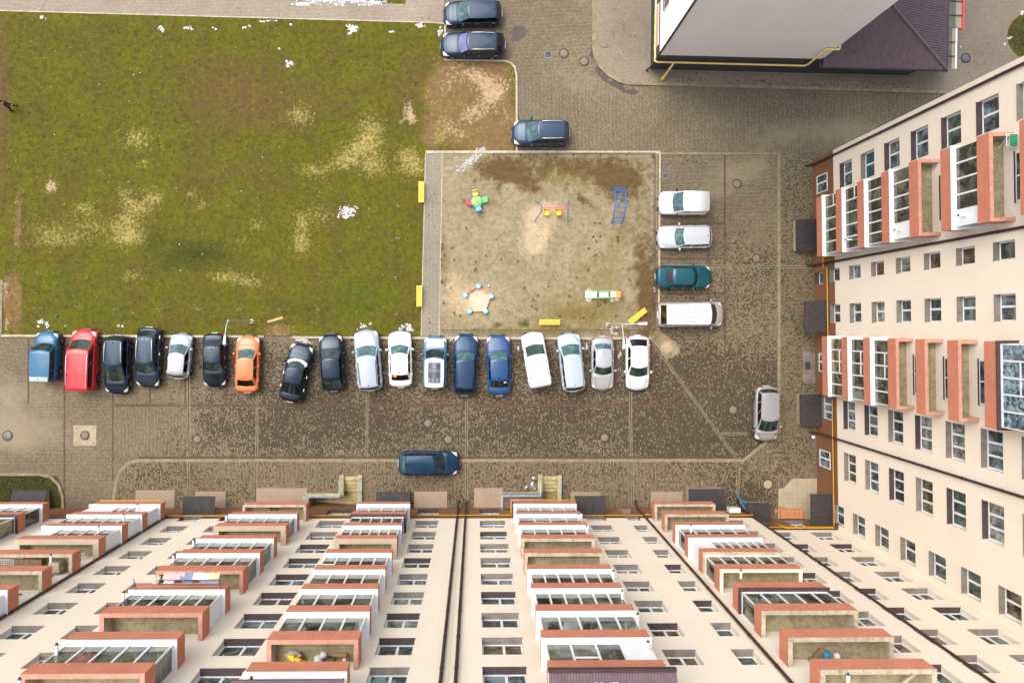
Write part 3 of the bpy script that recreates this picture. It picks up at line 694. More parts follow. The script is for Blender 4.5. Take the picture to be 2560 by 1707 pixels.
M_yellow = plain('yellow_gas_paint', (0.50, 0.275, 0.008), 0.4, 0.06, 3)
M_yellowl = plain('pale_yellow_gas_paint', (0.78, 0.60, 0.20), 0.4, 0.05, 3)
M_corr = plain('dark_corrugated_sheet', (0.034, 0.029, 0.032), 0.6, 0.25, 2.5, dirt=((0.03, 0.03, 0.03), 0.5))
M_corrp = plain('plum_corrugated_sheet', (0.125, 0.082, 0.092), 0.6, 0.15, 2.5)
M_slab = plain('porch_tiles', (0.285, 0.215, 0.150), 0.75, 0.08, 1.5, bmp=0.1, dirt=((0.25, 0.20, 0.14), 0.4))
M_black = plain('black_plastic', (0.02, 0.02, 0.022), 0.5, 0.1)
M_roofm = plain('flat_roof_felt', (0.16, 0.15, 0.14), 0.9, 0.2, 1)

def wall_face(mb, u0, u1, z0, z1, ops, o=0.0, mi=0, depth=0.42, mi_rev=None):
    """facade face in the plane y=o with openings (a, b, c, d) = u0, u1, z0, z1 and their reveals"""
    ops = [q for q in ops if q[2] < z1 and q[3] > z0 and q[0] < u1 and q[1] > u0]
    us = sorted({u0, u1, *[v for q in ops for v in q[:2]]}); zs = sorted({z0, z1, *[v for q in ops for v in q[2:] if z0 < v < z1]})
    for j in range(len(zs)-1):
        run = None
        for i in range(len(us)-1):
            cx, cz = (us[i]+us[i+1])/2, (zs[j]+zs[j+1])/2
            hole = any(q[0] < cx < q[1] and q[2] < cz < q[3] for q in ops)
            if not hole and run is None: run = us[i]
            if run is not None and (hole or i == len(us)-2):
                e = us[i] if hole else us[i+1]
                mb.add([(run,o,zs[j]),(e,o,zs[j]),(e,o,zs[j+1]),(run,o,zs[j+1])], [(3,2,1,0)], mi); run = None
    mr = mi if mi_rev is None else mi_rev
    for a, b, c, d in ops:
        c2, d2 = max(c, z0), min(d, z1); i = o-depth
        mb.add([(a,o,c2),(a,i,c2),(a,i,d2),(a,o,d2)], [(0,1,2,3)], mr); mb.add([(b,o,c2),(b,i,c2),(b,i,d2),(b,o,d2)], [(3,2,1,0)], mr)
        if c >= z0: mb.add([(a,o,c),(b,o,c),(b,i,c),(a,i,c)], [(0,1,2,3)], mr)
        if d <= z1: mb.add([(a,o,d),(b,o,d),(b,i,d),(a,i,d)], [(3,2,1,0)], mr)

_wc = {}
def window_mesh(wd, h, n, flush=False):
    key = (round(wd, 2), round(h, 2), n, flush)
    if key in _wc: return _wc[key]
    y1, y0 = (0.03, -0.05) if flush else (-0.265, -0.345)
    fr, pa, si = MB(), MB(), MB(); t = 0.075
    fr.box(0, wd, y0, y1, 0.02, t); fr.box(0, wd, y0, y1, h-t, h); fr.box(0, t, y0, y1, t, h-t); fr.box(wd-t, wd, y0, y1, t, h-t)
    xs = [0.0]+[wd*k/n for k in range(1, n)]+[wd]
    if n == 2: xs[1] = wd*0.54
    for x in xs[1:-1]: fr.box(x-.06, x+.06, y0, y1+.004, t, h-t)
    pa.add([(t,y1-.03,t),(wd-t,y1-.03,t),(wd-t,y1-.03,h-t),(t,y1-.03,h-t)], [(3,2,1,0)])
    si.box(-.02 if not flush else -.04, wd+.02 if not flush else wd+.04, y1+.002, 0.045 if not flush else .09, -0.012, 0.014)
    _wc[key] = (fr.mesh('window_frame', M_white), {}, {}, pa, si); return _wc[key]

def window(par, u, z, wd, h, n, o=0.0, sill=M_sillg, glass=M_glass, flush=False, label=None):
    fm, pc, sc_, pa, si = window_mesh(wd, h, n, flush)
    wo = link('window', fm, par, (u, o, z))
    if glass.name not in pc: pc[glass.name] = pa.mesh('pane', glass)
    link('pane', pc[glass.name], wo)
    if sill is not None:
        if sill.name not in sc_: sc_[sill.name] = si.mesh('sill', sill)
        link('sill', sc_[sill.name], wo)
    if label: wo['label'] = label
    return wo

_bc = {}
def balcony(par, u0, W, Pp, z, style='open', rim='conc', o=0.0, n=5, sill='white', left='glass', right='glass', pf=(0, 0), glass=None, flue=None, top=2.82, door=True, label=None, slab=0.0):
    """style open / glazed; pf = share of the front closed by a white panel at the left / right end"""
    rims = {'conc': M_rimconc, 'red': M_rimred, 'tile': M_rimtile, 'cream': M_rimcream}
    key = (round(W, 2), round(Pp, 2), style, rim, n, sill, left, right, pf, glass.name if glass else None, top)
    ph = 0.88
    if key not in _bc:
        d = {}
        mb = MB(); tk = 0.17 if style == 'open' else 0.14
        if style == 'open' and rim == 'tile': tk = 0.26
        mb.box(0, W, Pp-tk, Pp, 0.0, ph, 0); mb.box(0, tk, 0.004, Pp-tk, 0.0, ph, 0); mb.box(W-tk, W, 0.004, Pp-tk, 0.0, ph, 0)
        d['body'] = mb.mesh('balcony_parapet', M_redp)
        mb = MB(); mb.box(tk, W-tk, 0.004, Pp-tk, 0.0, 0.14, 0)
        d['floor'] = mb.mesh('floor', M_floor)
        mb = MB(); e = 0.0
        for a in ((tk+.001, W-tk-.001, Pp-tk-.012, Pp-tk), (tk, tk+.012, .006, Pp-tk-.012), (W-tk-.012, W-tk, .006, Pp-tk-.012)): mb.box(a[0], a[1], a[2], a[3], .142, ph-.002, 0)
        d['inner'] = mb.mesh('lining', M_inner)
        mb = MB()
        if style == 'open' or rim != 'conc':
            ov = 0.03 if rim == 'tile' else 0.004; hh = 0.05 if rim == 'tile' else 0.02
            mb.box(-ov, W+ov, Pp-tk-ov-.01, Pp+ov, ph+.002, ph+hh); mb.box(-ov, tk+ov+.01, 0.006, Pp-tk-ov-.012, ph+.002, ph+hh); mb.box(W-tk-ov-.01, W+ov, 0.006, Pp-tk-ov-.012, ph+.002, ph+hh)
            d['rim'] = mb.mesh('rim', rims[rim])
        if style == 'glazed':
            sm = {'white': M_white, 'dark': M_dkmet, 'conc': M_rimconc}[sill]; mb = MB(); ov = 0.05
            mb.box(-ov, W+ov, Pp-0.26, Pp+ov, ph+.024, ph+.075); mb.box(-ov, .24, .006, Pp-.262, ph+.024, ph+.075); mb.box(W-.24, W+ov, .006, Pp-.262, ph+.024, ph+.075)
            d['sill'] = mb.mesh('sill', sm)
            yb, yf = Pp-.21, Pp-.14; zb, zt = ph+.077, top
            fr, pa, PN, SP = MB(), MB(), [], []
            x0, x1 = .10, W-.10
            a0, a1 = x0+(x1-x0)*pf[0], x1-(x1-x0)*pf[1]
            fr.box(x0, x1, yb, yf, zb, zb+.09); fr.box(x0, x1, yb, yf, zt-.09, zt)
            if pf[0]: PN.append(MB()); PN[-1].box(x0, a0, yb+.01, yf-.01, zb+.09, zt-.09)
            if pf[1]: PN.append(MB()); PN[-1].box(a1, x1, yb+.01, yf-.01, zb+.09, zt-.09)
            xs = [a0+(a1-a0)*k/n for k in range(n+1)]
            for k, x in enumerate(xs):
                hw = .045 if 0 < k < n else .05
                xa, xb = max(x0, x-hw), min(x1, x+hw)
                fr.box(xa, xb, yb, yf, zb+.09, zt-.09)
            rr = random.Random(int(W*100)+n)
            pa.add([(a0+.05,yb+.03,zb+.09),(a1-.05,yb+.03,zb+.09),(a1-.05,yb+.03,zt-.09),(a0+.05,yb+.03,zt-.09)], [(3,2,1,0)])
            for k in range(n):
                p0, p1 = xs[k]+.05, xs[k+1]-.05
                if rr.random() < .10: fr.box(p0, p1, yb+.005, yf-.005, zt-.62, zt-.55)
            for side, xx, in ((left, x0), (right, x1-.07)):
                y0 = .01
                if side == 'panel': PN.append(MB()); PN[-1].box(xx+.004, xx+.066, y0, yb, zb, zt)
                else:
                    fr.box(xx, xx+.07, y0, yb, zb, zb+.07); fr.box(xx, xx+.07, y0, yb, zt-.07, zt); fr.box(xx, xx+.07, y0, y0+.07, zb+.07, zt-.07)
                    xm = xx+.035 + (.012 if xx > W/2 else -.012)
                    SP.append(MB()); SP[-1].add([(xm,y0+.07,zb+.07),(xm,yb,zb+.07),(xm,yb,zt-.07),(xm,y0+.07,zt-.07)], [(0,1,2,3)] if xx > W/2 else [(3,2,1,0)])
            d['glazing'] = fr.mesh('glazing_frame', M_white if sill != 'cream' else M_rimcream)
            d['pane'] = pa.mesh('pane', glass or M_bglass)
            d['panels'] = [q.mesh('panel', M_panel) for q in PN]; d['sides'] = [q.mesh('side_pane', glass or M_bglass) for q in SP]
            mb = MB(); mb.box(x0+.072, x1-.072, .02, yb-.002, zt-.012, zt-.004); d['ceiling'] = mb.mesh('ceiling', M_white)
        if style == 'open' and door:
            mb = MB(); mb.box(.9, W-1.0, .004, .05, 1.0, 2.25, 0); mb.box(.98, W/2-.05, .05, .056, 1.08, 2.17, 1); mb.box(W/2+.03, W-1.08, .05, .056, 1.08, 2.17, 1)
            mb.box(.85, W-.95, .05, .12, .97, 1.0, 2)
            d['balcony_window'] = mb.mesh('balcony_window', [M_white, M_glass, M_silld])
        _bc[key] = d
    d = _bc[key]
    b = link('balcony', d['body'], par, (u0, o, z))
    for k in ('floor', 'inner', 'rim', 'sill', 'glazing', 'pane', 'panel', 'ceiling', 'balcony_window'):
        if k in d: link({'inner': 'lining', 'glazing': 'glazing_frame'}.get(k, k), d[k], b)
    for q in d.get('panels', ()): link('panel', q, b)
    for q in d.get('sides', ()): link('side_pane', q, b)
    if flue is not None:
        if 'flue' not in _bc:
            mb = MB(); mb.tube([(0,0,0),(0,.40,.0)], .062, 12, 0); mb.tube([(0,.40,0),(0,.42,0),(0,.49,0)], [.064,.066,.03], 12, 1)
            _bc['flue'] = mb.mesh('flue', [M_white, M_black])
        link('flue', _bc['flue'], b, (flue, Pp-.2, 1.75))
    if label: b['label'] = label
    return b

def corrugated(x0, x1, y0, y1, z0, z1, mat, name, par, pitch=.09, amp=.014, thick=.02, side=None, fascia=None):
    """sheet sloping from z0 at y0 (wall) to z1 at y1 (outer edge), ribs running down the slope, on a low frame"""
    mb = MB(); n = int((x1-x0)/pitch*4); rows = []
    for t in (0, 1):
        rows.append([(x0+(x1-x0)*i/n, y0+(y1-y0)*t, z0+(z1-z0)*t+amp*(1 if (i//2) % 2 else -1)) for i in range(n+1)])
    mb.grid(rows, 0, False); mb.grid([[(a,b,c-thick) for a,b,c in r_] for r_ in rows], 0, False, True)
    mb.box(x0, x0+.03, y0, y1, min(z0,z1)-.05, min(z0,z1)-.02, 0)
    mb.box(x0, x1, y1-.02, y1+.025, z1-.13, z1-.02, 1 if fascia else 0)
    o = mb.build(name, [mat, fascia or mat], par)
    if side:
        s_ = MB(); e = .03
        s_.box(x0+e, x0+e+.1, y0, y1-.05, 0.0, min(z0,z1)-.06); s_.box(x1-e-.1, x1-e, y0, y1-.05, 0.0, min(z0,z1)-.06); s_.box(x0+e+.1, x1-e-.1, y1-.15, y1-.05, 0.0, z1-.06)
        s_.build('side_wall', side, o)
    return o

# ------------------------------------------------------------------ long block across the foot of the picture
SB = thing('apartment_block', 'long cream apartment block with terracotta balconies across the bottom of the photo', 'apartment block', (0, -13.89, 0))
FL, Z_B, Z_C, ROOF = 2.835, 3.42, 3.37, 32.2
reg = [('W2', -11.12, 1.82, 2), ('W3', -4.27, 1.58, 2), ('W4', .28, 1.79, 2), ('W7', 17.75, 1.42, 2)]
half = [('W1', -21.33, 1.45, 2), ('W1b', -18.42, 1.0, 1), ('W5', 8.01, 1.43, 2), ('W6', 11.0, .95, 1)]
ops, wins = [], []
rw = random.Random(11)
for nm, u, wd, n in reg:
    for k in range(9):
        z = 4.2+FL*k; ops.append((u, u+wd, z, z+1.6)); wins.append((nm, u, z, wd, 1.6, n, k))
for nm, u, wd, n in half:
    for k in range(9):
        z = 2.68+2.835*k; ops.append((u, u+wd, z, z+1.35)); wins.append((nm, u, z, wd, 1.35, n, k))
for nm, u, wd, n, h in (('W2', -11.12, 1.82, 2, 1.6), ('W3', -4.35, 1.55, 2, 1.6), ('W4', .25, 1.5, 2, 1.6), ('W6', 10.85, .95, 1, 1.1)):
    ops.append((u, u+wd, .78, .78+h)); wins.append((nm, u, .78, wd, h, n, -1))
wing_ops, wing_w = [], []
WO = -0.89
for nm, u, wd, n in (('R1', 21.15, 1.45, 1), ('R2', 24.1, 1.5, 2)):
    for k in range(9):
        z = 4.2+FL*k; wing_ops.append((u, u+wd, z, z+1.6)); wing_w.append((nm, u, z, wd, 1.6, n, k))
wing_ops += [(20.9, 22.2, .78, 2.38), (23.6, 25.0, .78, 2.38)]; wing_w += [('RG', 20.9, .78, 1.3, 1.6, 2, -1), ('RG', 23.6, .78, 1.4, 1.6, 2, -1)]
U0, U1, UW = -47.0, 20.15, 27.3
mb = MB()
wall_face(mb, U0, U1, Z_C, ROOF, ops); wall_face(mb, U1, UW, Z_C, ROOF, wing_ops, WO)
mb.add([(U1,0,Z_C),(U1,WO,Z_C),(U1,WO,ROOF),(U1,0,ROOF)], [(3,2,1,0)])
mb.add([(U0,0,0),(U0,-12,0),(U0,-12,ROOF),(U0,0,ROOF)], [(0,1,2,3)]); mb.add([(U0,-12,0),(UW,-12,0),(UW,-12,ROOF),(U0,-12,ROOF)], [(0,1,2,3)])
mb.build('wall', M_cream, SB)
mb = MB()
wall_face(mb, U0, U1, -.02, Z_C-.004, ops, -.02); wall_face(mb, U1-.02, UW, -.02, Z_C-.004, wing_ops, WO-.02)
mb.add([(U1-.02,-.02,0),(U1-.02,WO-.02,0),(U1-.02,WO-.02,Z_C-.004),(U1-.02,-.02,Z_C-.004)], [(3,2,1,0)])
mb.build('plinth', M_brown, SB)
mb = MB(); mb.box(U0-.1, U1, -12, .12, ROOF, ROOF+.35); mb.box(U1, UW, -12, WO+.12, ROOF+.002, ROOF+.352); mb.build('roof', M_roofm, SB)
for nm, u, z, wd, h, n, k in wins:
    if k < 0: window(SB, u, z, wd, h, n, -.02, M_silld if nm != 'W6' else M_sillg, M_glassb if nm != 'W2' else M_glass); continue
    s_ = M_silld if (nm == 'W2' and k > 1) or (nm in ('W3',) and k in (3, 6, 7)) or (nm in ('W4',) and k in (1, 8)) or (nm == 'W7' and k in (5, 8)) or rw.random() < .10 else M_sillg
    gl = M_glassb if (nm == 'W4' and k in (1, 4)) else rw.choice((M_glass, M_glass, M_glass, M_glassb, M_glassb, M_glasscu, M_glassw))
    window(SB, u, z, wd, h, n, 0, s_, gl)
for nm, u, z, wd, h, n, k in wing_w:
    window(SB, u, z, wd, h, n, WO-(.02 if k < 0 else 0), M_silld if (nm, k) in (('R1', 1), ('R1', 4), ('R1', 5), ('R2', 1), ('R2', 5)) else M_sillg, rw.choice((M_glass, M_glass, M_glassb, M_glassw)))

PB = 1.23
def stack(par, u, W, specs, P_=PB, fl=FL, zb=Z_B):
    for k, sp in enumerate(specs):
        if sp: balcony(par, u, W, P_, zb+fl*k, **sp)
O = lambda rim='conc', **k: dict(style='open', rim=rim, **k)
G = lambda n=5, **k: dict(style='glazed', n=n, **k)
stack(SB, -36.9, 6.36, [G(6), G(4, sill='dark', glass=M_bglasso), G(6)])
stack(SB, -27.2, 4.88, [G(3, pf=(.42, .22), right='panel', flue=3.7), G(5, right='panel', flue=4.1), G(4, pf=(.24, 0), right='panel', flue=3.9), O('tile'), O('conc', flue=4.2), O('conc'), G(5, right='panel'), G(5), G(5)])
stack(SB, -16.52, 4.48, [O('conc'), G(5, flue=.1), O('tile'), G(5, flue=.1), G(5, flue=.1), O('red'), G(6, right='panel', flue=.1, pf=(.0, .0)), O('red'), G(5, flue=.2), O('red', flue=.5)])
stack(SB, -8.42, 3.68, [G(4), G(5, sill='dark'), G(6), O('tile'), G(5, right='panel'), G(4, right='panel'), G(4, right='panel'), G(4, right='panel'), O('red'), G(4, flue=.5, right='panel')])
stack(SB, 2.72, 4.40, [G(5), G(4, flue=4.1), G(5, flue=4.2), O('conc'), O('conc'), G(6, flue=4.3), G(6, flue=4.2), G(5, flue=4.3), G(3, pf=(0, .28), flue=4.1), G(5)])
stack(SB, 12.78, 4.36, [O('conc'), O('conc'), G(5, flue=.7), G(6, pf=(.26, 0), left='panel'), G(6, sill='conc', left='glass'), O('cream', flue=.8), G(5, sill='dark'), O('conc'), O('conc'), O('conc', flue=.6)])
# stacks end in little sheet roofs
corrugated(-8.55, -4.62, 0.0, 1.42, 31.6, 30.9, M_corrp, 'balcony_roof', SB, .11, .02)
ro = corrugated(2.6, 7.15, 0.0, 1.60, 31.6, 30.85, M_corrp, 'balcony_roof', SB, .11, .02)
mb = MB(); mb.box(2.58, 7.17, 1.63, 1.74, 30.62, 30.80); mb.build('gutter', M_dkmet, ro)
pts = []
for u, oo, lo in ((-22.34, .10, 2.9), (-1.36, .10, .3), (-.77, .10, .3), (12.29, .10, .1), (20.24, .06, .2)):
    mb = MB(); mb.tube([(u, oo+(.45 if lo < 1 else 0), lo+.02), (u, oo, lo+.5), (u, oo, ROOF)], .075, 10)
    for k in range(10): mb.cyl(u, oo, 3.0+3*k, 3.06+3*k, .095, 10)
    mb.build('drainpipe', M_pipe, SB)
mb = MB(); mb.box(-1.12, -1.04, .002, .012, Z_C, ROOF); mb.build('expansion_joint', M_rimcream, SB)
gz = 3.08
def gas(name, par, paths, mat=M_yellow, r_=.037):
    mb = MB()
    for p in paths: mb.tube(p, r_, 8)
    return mb.build(name, mat, par)
gas('gas_pipe', SB, [[(-27.0,1.30,3.36),(-22.75,1.30,3.36),(-22.55,1.30,3.36),(-22.55,.14,gz),(-22.2,.14,gz),(2.55,.14,gz),(2.55,.14,3.3),(2.55,1.32,3.36),(7.2,1.32,3.36),(7.2,.14,gz),(20.05,.14,gz),(20.3,.14,gz),(20.35,.14,gz-.25)],
                     [(12.35,.14,gz),(12.45,.3,gz+.3),(12.9,.10,gz-.15)], [(2.3,.14,gz),(2.3,.2,gz-.5),(2.55,.2,gz-.5)]])
gas('gas_pipe', SB, [[(21.0,WO+.14,gz),(26.25,WO+.14,gz)], [(22.6,WO+.10,3.22),(26.3,WO+.10,3.22)], [(22.9,WO+.13,gz),(22.6,WO+.13,2.2),(22.4,WO+.13,2.2),(22.7,WO+.13,gz)]])
M_door = plain('entrance_door', (0.06, 0.045, 0.04), 0.45, 0.15, 2)
def door(par, u, o=0.0, w_=1.3):
    mb = MB(); mb.box(u, u+w_, o-.022, o+.03, .16, 2.25, 0); mb.box(u+.1, u+w_/2-.03, o+.03, o+.036, .3, 2.1, 1); mb.box(u+w_/2+.03, u+w_-.1, o+.03, o+.036, .3, 2.1, 1); d = mb.build('door', [M_door, M_silld], par)
    mb = MB(); mb.tube([(u+w_/2-.06, o+.037, 1.0), (u+w_/2-.06, o+.09, 1.02), (u+w_/2-.06, o+.09, 1.28), (u+w_/2-.06, o+.037, 1.3)], .012, 6); mb.build('handle', M_white, d)
door(SB, -20.95); door(SB, 7.8)
corrugated(-21.5, -19.15, .0, 1.32, 2.42, 2.30, M_corr, 'canopy', SB, .07, .008); corrugated(7.3, 9.6, .0, 1.32, 2.42, 2.30, M_corr, 'canopy', SB, .07, .008)
corrugated(-34.9, -32.4, -.02, 1.38, 1.0, .55, M_corr, 'basement_cover', SB, .12, .02, side=M_conc)
corrugated(-7.6, -5.05, -.02, 1.25, 1.0, .55, M_corr, 'basement_cover', SB, .12, .02, side=M_conc)
corrugated(16.2, 18.95, -.02, 1.55, 1.15, .9, M_corr, 'basement_cover', SB, .13, .022, side=M_conc, fascia=M_corrp)
corrugated(20.25, 22.5, WO, .45, 1.0, .75, M_corr, 'basement_cover', SB, .13, .022, side=M_conc)
for x0, x1, y in ((-25.93,-22.96,-12.55),(-21.41,-19.1,-12.65),(-16.79,-12.9,-12.40),(-4.74,-2.22,-12.66),(-.16,2.05,-12.40),(7.27,9.6,-12.70),(13.48,15.94,-12.71)):
    mb = MB(); mb.box(x0, x1, -13.9, y, 0.02, 0.17, 0)
    for k in range(1, 6): xx = x0+(x1-x0)*k/6; mb.box(xx-.006, xx+.006, -13.9, y-.004, .17, .1735, 1)
    mb.box(x0+.004, x1-.004, (y-13.9)/2-.006, (y-13.9)/2+.006, .17, .1725, 1)
    tag(mb.build('porch_slab', [M_slab, M_conc]), kind='structure')

# ------------------------------------------------------------------ right-hand block
EB = thing('apartment_block', 'cream apartment block with a brown ground floor along the right edge of the photo', 'apartment block', (26.21, 0, 0), R(90)+math.atan(.0187))
EF = 2.893; N0, N1 = -19.0, 12.95
ops, wins = [], []
for nm, u, wd, n, z0, h in (('E1', 9.99, 1.75, 2, 4.5, 1.62), ('E4', -7.25, 2.04, 3, 4.5, 1.55), ('E5', -10.95, 2.02, 3, 4.5, 1.55), ('E2', 3.38, .95, 1, 2.73, 1.45), ('E3', .34, 1.36, 2, 2.73, 1.45), ('E6', -14.42, 1.44, 2, 2.76, 1.5)):
    for k in range(8):
        z = z0+EF*k; ops.append((u, u+wd, z, z+h)); wins.append((nm, u, z, wd, h, n, k))
for nm, u, wd, n, z, h in (('G1', 10.2, 1.35, 2, .8, 1.7), ('G4', -6.95, 1.75, 3, .9, 1.7), ('G2', 3.3, .93, 1, .35, 1.2), ('G3', -3.35, 1.4, 2, .7, 1.6), ('G5', -10.6, 1.3, 2, .6, 1.7)):
    ops.append((u, u+wd, z, z+h)); wins.append((nm, u, z, wd, h, n, -1))
mb = MB()
wall_face(mb, N0, N1, 3.45, ROOF, ops)
mb.add([(N1,0,3.45),(N1,-12,3.45),(N1,-12,ROOF),(N1,0,ROOF)], [(0,1,2,3)]); mb.add([(N0,-12,0),(N1,-12,0),(N1,-12,ROOF),(N0,-12,ROOF)], [(0,1,2,3)])
mb.build('wall', M_cream, EB)
mb = MB(); wall_face(mb, N0, N1-.02, -.02, 3.446, ops, -.02); mb.add([(N1-.02,-.02,0),(N1-.02,-12,0),(N1-.02,-12,3.446),(N1-.02,-.02,3.446)], [(0,1,2,3)]); mb.build('plinth', M_brown, EB)
mb = MB(); mb.box(N0, N1+.12, -12, .12, ROOF+.004, ROOF+.354); mb.build('roof', M_roofm, EB)
for nm, u, z, wd, h, n, k in wins:
    gl = rw.choice((M_glass, M_glass, M_glass, M_glassb, M_glassw, M_glasscu)); lb = None
    if nm == 'E1': gl = (M_glassb, M_glasst, M_glassb, M_glassb, M_glass, M_glassb, M_glassb, M_glass)[k]; lb = 'window closed by a bright teal blind' if k == 1 else None
    elif nm == 'E4' and k in (0, 1): gl = M_glassb
    elif nm == 'E5' and k == 2: gl = M_glassb
    elif k < 0: gl = M_glassb if nm != 'G2' else M_glass
    sl_ = M_silld if (nm, k) in (('E4', 0), ('E4', 1), ('E4', 3), ('E5', 2), ('E5', 4), ('E5', 5), ('G2', -1)) or (nm == 'E1' and k in (0, 2, 3, 4, 5)) else M_sillg
    window(EB, u, z, wd, h, n, -.02 if k < 0 else 0, sl_, gl, nm in ('G1', 'G3', 'G5'), lb)
stack(EB, 5.2, 4.3, [G(5), G(5, flue=.7), G(6), G(4, pf=(.22, 0), flue=.6), O('red'), G(4, pf=(.2, 0), flue=.6), O('red'), G(5)], 1.25, 2.89, 3.38)
stack(EB, -4.87, 4.24, [G(5, glass=M_bglasso), G(5), G(5), O('red'), O('red'), O('red'), G(5, sill='dark', glass=M_glassc), G(5)], 1.08, 2.87, 3.56)
for u in (12.55, 4.82, -8.10):
    mb = MB(); mb.tube([(u, .55, .12), (u, .10, .5), (u, .10, ROOF)], .075, 10)
    for k in range(10): mb.cyl(u, .10, 2.5+3*k, 2.56+3*k, .095, 10)
    mb.build('drainpipe', M_pipe, EB)
gas('gas_pipe', EB, [[(-5.3,.14,3.05),(-14.55,.14,3.05)], [(-.9,.14,2.55),(4.45,.14,2.55),(4.45,.14,1.95),(5.3,.14,1.95)], [(5.0,.14,1.95),(5.0,.10,3.5)], [(5.25,.14,1.95),(5.25,.10,3.5)]])
corrugated(5.9, 8.3, -.02, 1.62, 1.0, .85, M_corr, 'basement_cover', EB, .13, .022, side=M_conc)
door(EB, .25); door(EB, -14.2)
corrugated(-.32, 2.02, 0, 1.72, 2.45, 2.35, M_corr, 'canopy', EB, .09, .008)
corrugated(-7.5, -5.05, -.02, 1.55, 1.05, .9, M_corr, 'basement_cover', EB, .13, .022, side=M_conc)
corrugated(-14.75, -12.35, 0, 1.48, 2.45, 2.35, M_corr, 'canopy', EB, .13, .014)
mb = MB(); mb.prism([(26.4,-11.69),(24.52,-11.69),(23.74,-12.47),(23.40,-12.47),(23.40,-15.0),(26.4,-15.0)], .02, .17)
for k in range(1, 8): mb.box(23.4+k*.37-.006, 23.4+k*.37+.006, -14.7, -12.5 if k < 3 else -11.9, .17, .173, 1)
for k in range(1, 7): mb.box(23.45, 26.3, -12.5-k*.36-.006, -12.5-k*.36+.006, .17, .1725, 1)
M_paleslab = plain('pale_tiles', (0.34, 0.29, 0.20), 0.7, 0.1, 1.2, dirt=((0.3, 0.26, 0.17), 0.5))
tag(mb.build('porch_slab', [M_paleslab, M_sillg]), kind='structure')
mb = MB(); rr = random.Random(2)
M_terr = plain('terracotta_blocks', (0.46, 0.20, 0.085), 0.9, 0.18, 6, bmp=0.2)
for i in range(5):
    for j in range(3):
        x, y = 23.48+i*.36, -14.72+j*.24; mb.box(x+.01, x+.35, y+.005, y+.235, .17, .40+rr.uniform(-.02, .02))
tag(mb.build('block_stack', M_terr), 'low stack of terracotta hollow blocks in the corner between the two blocks', 'bricks')
for px, py, rz in ((1953,1265,2),(1940,1277,60)):
    mb = MB(); mb.box(-.17,.17,-.07,.07,0,.12); o = mb.build('hollow_block', M_terr); p = g(px, py, .15); o.location = (p.x, p.y, .172 if px > 1945 else Z_WALK); o.rotation_euler.z = R(rz)
    tag(o, 'loose terracotta block lying on the edge of the tiles' if px > 1945 else 'loose terracotta block fallen askew beside the tiled porch', 'brick')
mb = MB(); mb.box(25.3, 26.25, -1.9, -4.3, .02, .14); tag(mb.build('porch_slab', M_sillg), kind='structure')
p = g(2037, 912); mb = MB(); mb.box(-.21, .21, -.3, .3, 0, .015); o = mb.build('doormat', M_corr); o.location = (25.65, -2.95, .142); o.rotation_euler.z = R(6); tag(o, 'dark doormat on the grey step under the right-hand balconies', 'doormat')

# ------------------------------------------------------------------ white tower with slate base, top right
TR = -math.atan2(.27, 19.89)
TB = thing('white_tower', 'tall blank white tower with a dark slate base at the top of the photo', 'tower block', (13.31, 19.86, 0), TR)
M_wht = render_wall('white_render', (0.87, 0.865, 0.85), (0.70, 0.68, 0.65))
M_wht2 = plain('white_render_trim_lit', (0.84, 0.86, 0.87), 0.9, 0.02, 0.5)
M_slate = plain('slate_cladding', (0.036, 0.044, 0.056), 0.6, 0.2, 1.5, dirt=((0.06, 0.06, 0.06), 0.4))
M_blue = plain('blue_panel', (0.02, 0.07, 0.18), 0.5, 0.1)
M_signw = plain('sign_white', (0.75, 0.70, 0.72), 0.5, 0.03); M_signr = plain('sign_red', (0.62, 0.03, 0.04), 0.5, 0.05)
mb = MB(); mb.box(0.04, 12.05, .04, 16, 3.05, 30, 0); mb.build('wall', M_wht, TB)
mb = MB(); mb.box(0.02, .42, .02, .038, 3.06, 30); mb.box(.018, .038, .042, 16, 3.06, 30); mb.build('trim_and_lit_face', M_wht2, TB)  # corner strip, then a west face sheet with its lit look put into the white
mb = MB(); mb.box(0, 20.1, 0.0, 16, 0, 3.03); mb.box(-.03, 20.12, -.03, 16, 0, .12, 1); mb.build('plinth', [M_slate, M_conc], TB)
mb = MB(); mb.box(.1, 12.2, .3, 16, 30, 30.4); mb.build('roof', M_roofm, TB)
mb = MB(); mb.tube([(-.30,-.10,.1),(-.12,-.05,.7),(-.07,-.02,2.6),(-.06,.0,3.2),(-.06,.02,30)], .075, 8); mb.build('drainpipe', M_pipe, TB)
for k in range(6):
    for yy in (3.2, 6.4, 9.4):
        mb = MB(); mb.box(-.02, .017, yy-.5, yy+.5, 4.4+2.8*k, 5.8+2.8*k, 0); wn = mb.build('window', M_white, TB)
        mb = MB(); mb.box(-.035, -.021, yy-.42, yy-.03, 4.5+2.8*k, 5.7+2.8*k); mb.box(-.035, -.021, yy+.03, yy+.42, 4.5+2.8*k, 5.7+2.8*k); mb.build('pane', M_glassb, wn)
        mb = MB(); mb.box(-.14, .016, yy-.52, yy+.52, 4.36+2.8*k, 4.39+2.8*k); mb.build('sill', M_sillg, wn)
mb = MB(); mb.box(-.05, -.002, .9, 4.0, 1.5, 2.75, 0)
for i in range(12):
    y = 3.85-i*.25; mb.box(-.062, -.0505, y-.17, y, 2.25, 2.6, 1)
    if i % 3 == 0: mb.box(-.063, -.0505, y-.2, y, 1.55, 1.85, 1)
mb.build('sign', [M_signw, M_signr], TB)
mb = MB(); mb.box(-.03, -.002, 4.2, 5.6, .9, 2.4); mb.build('shopfront', M_blue, TB)
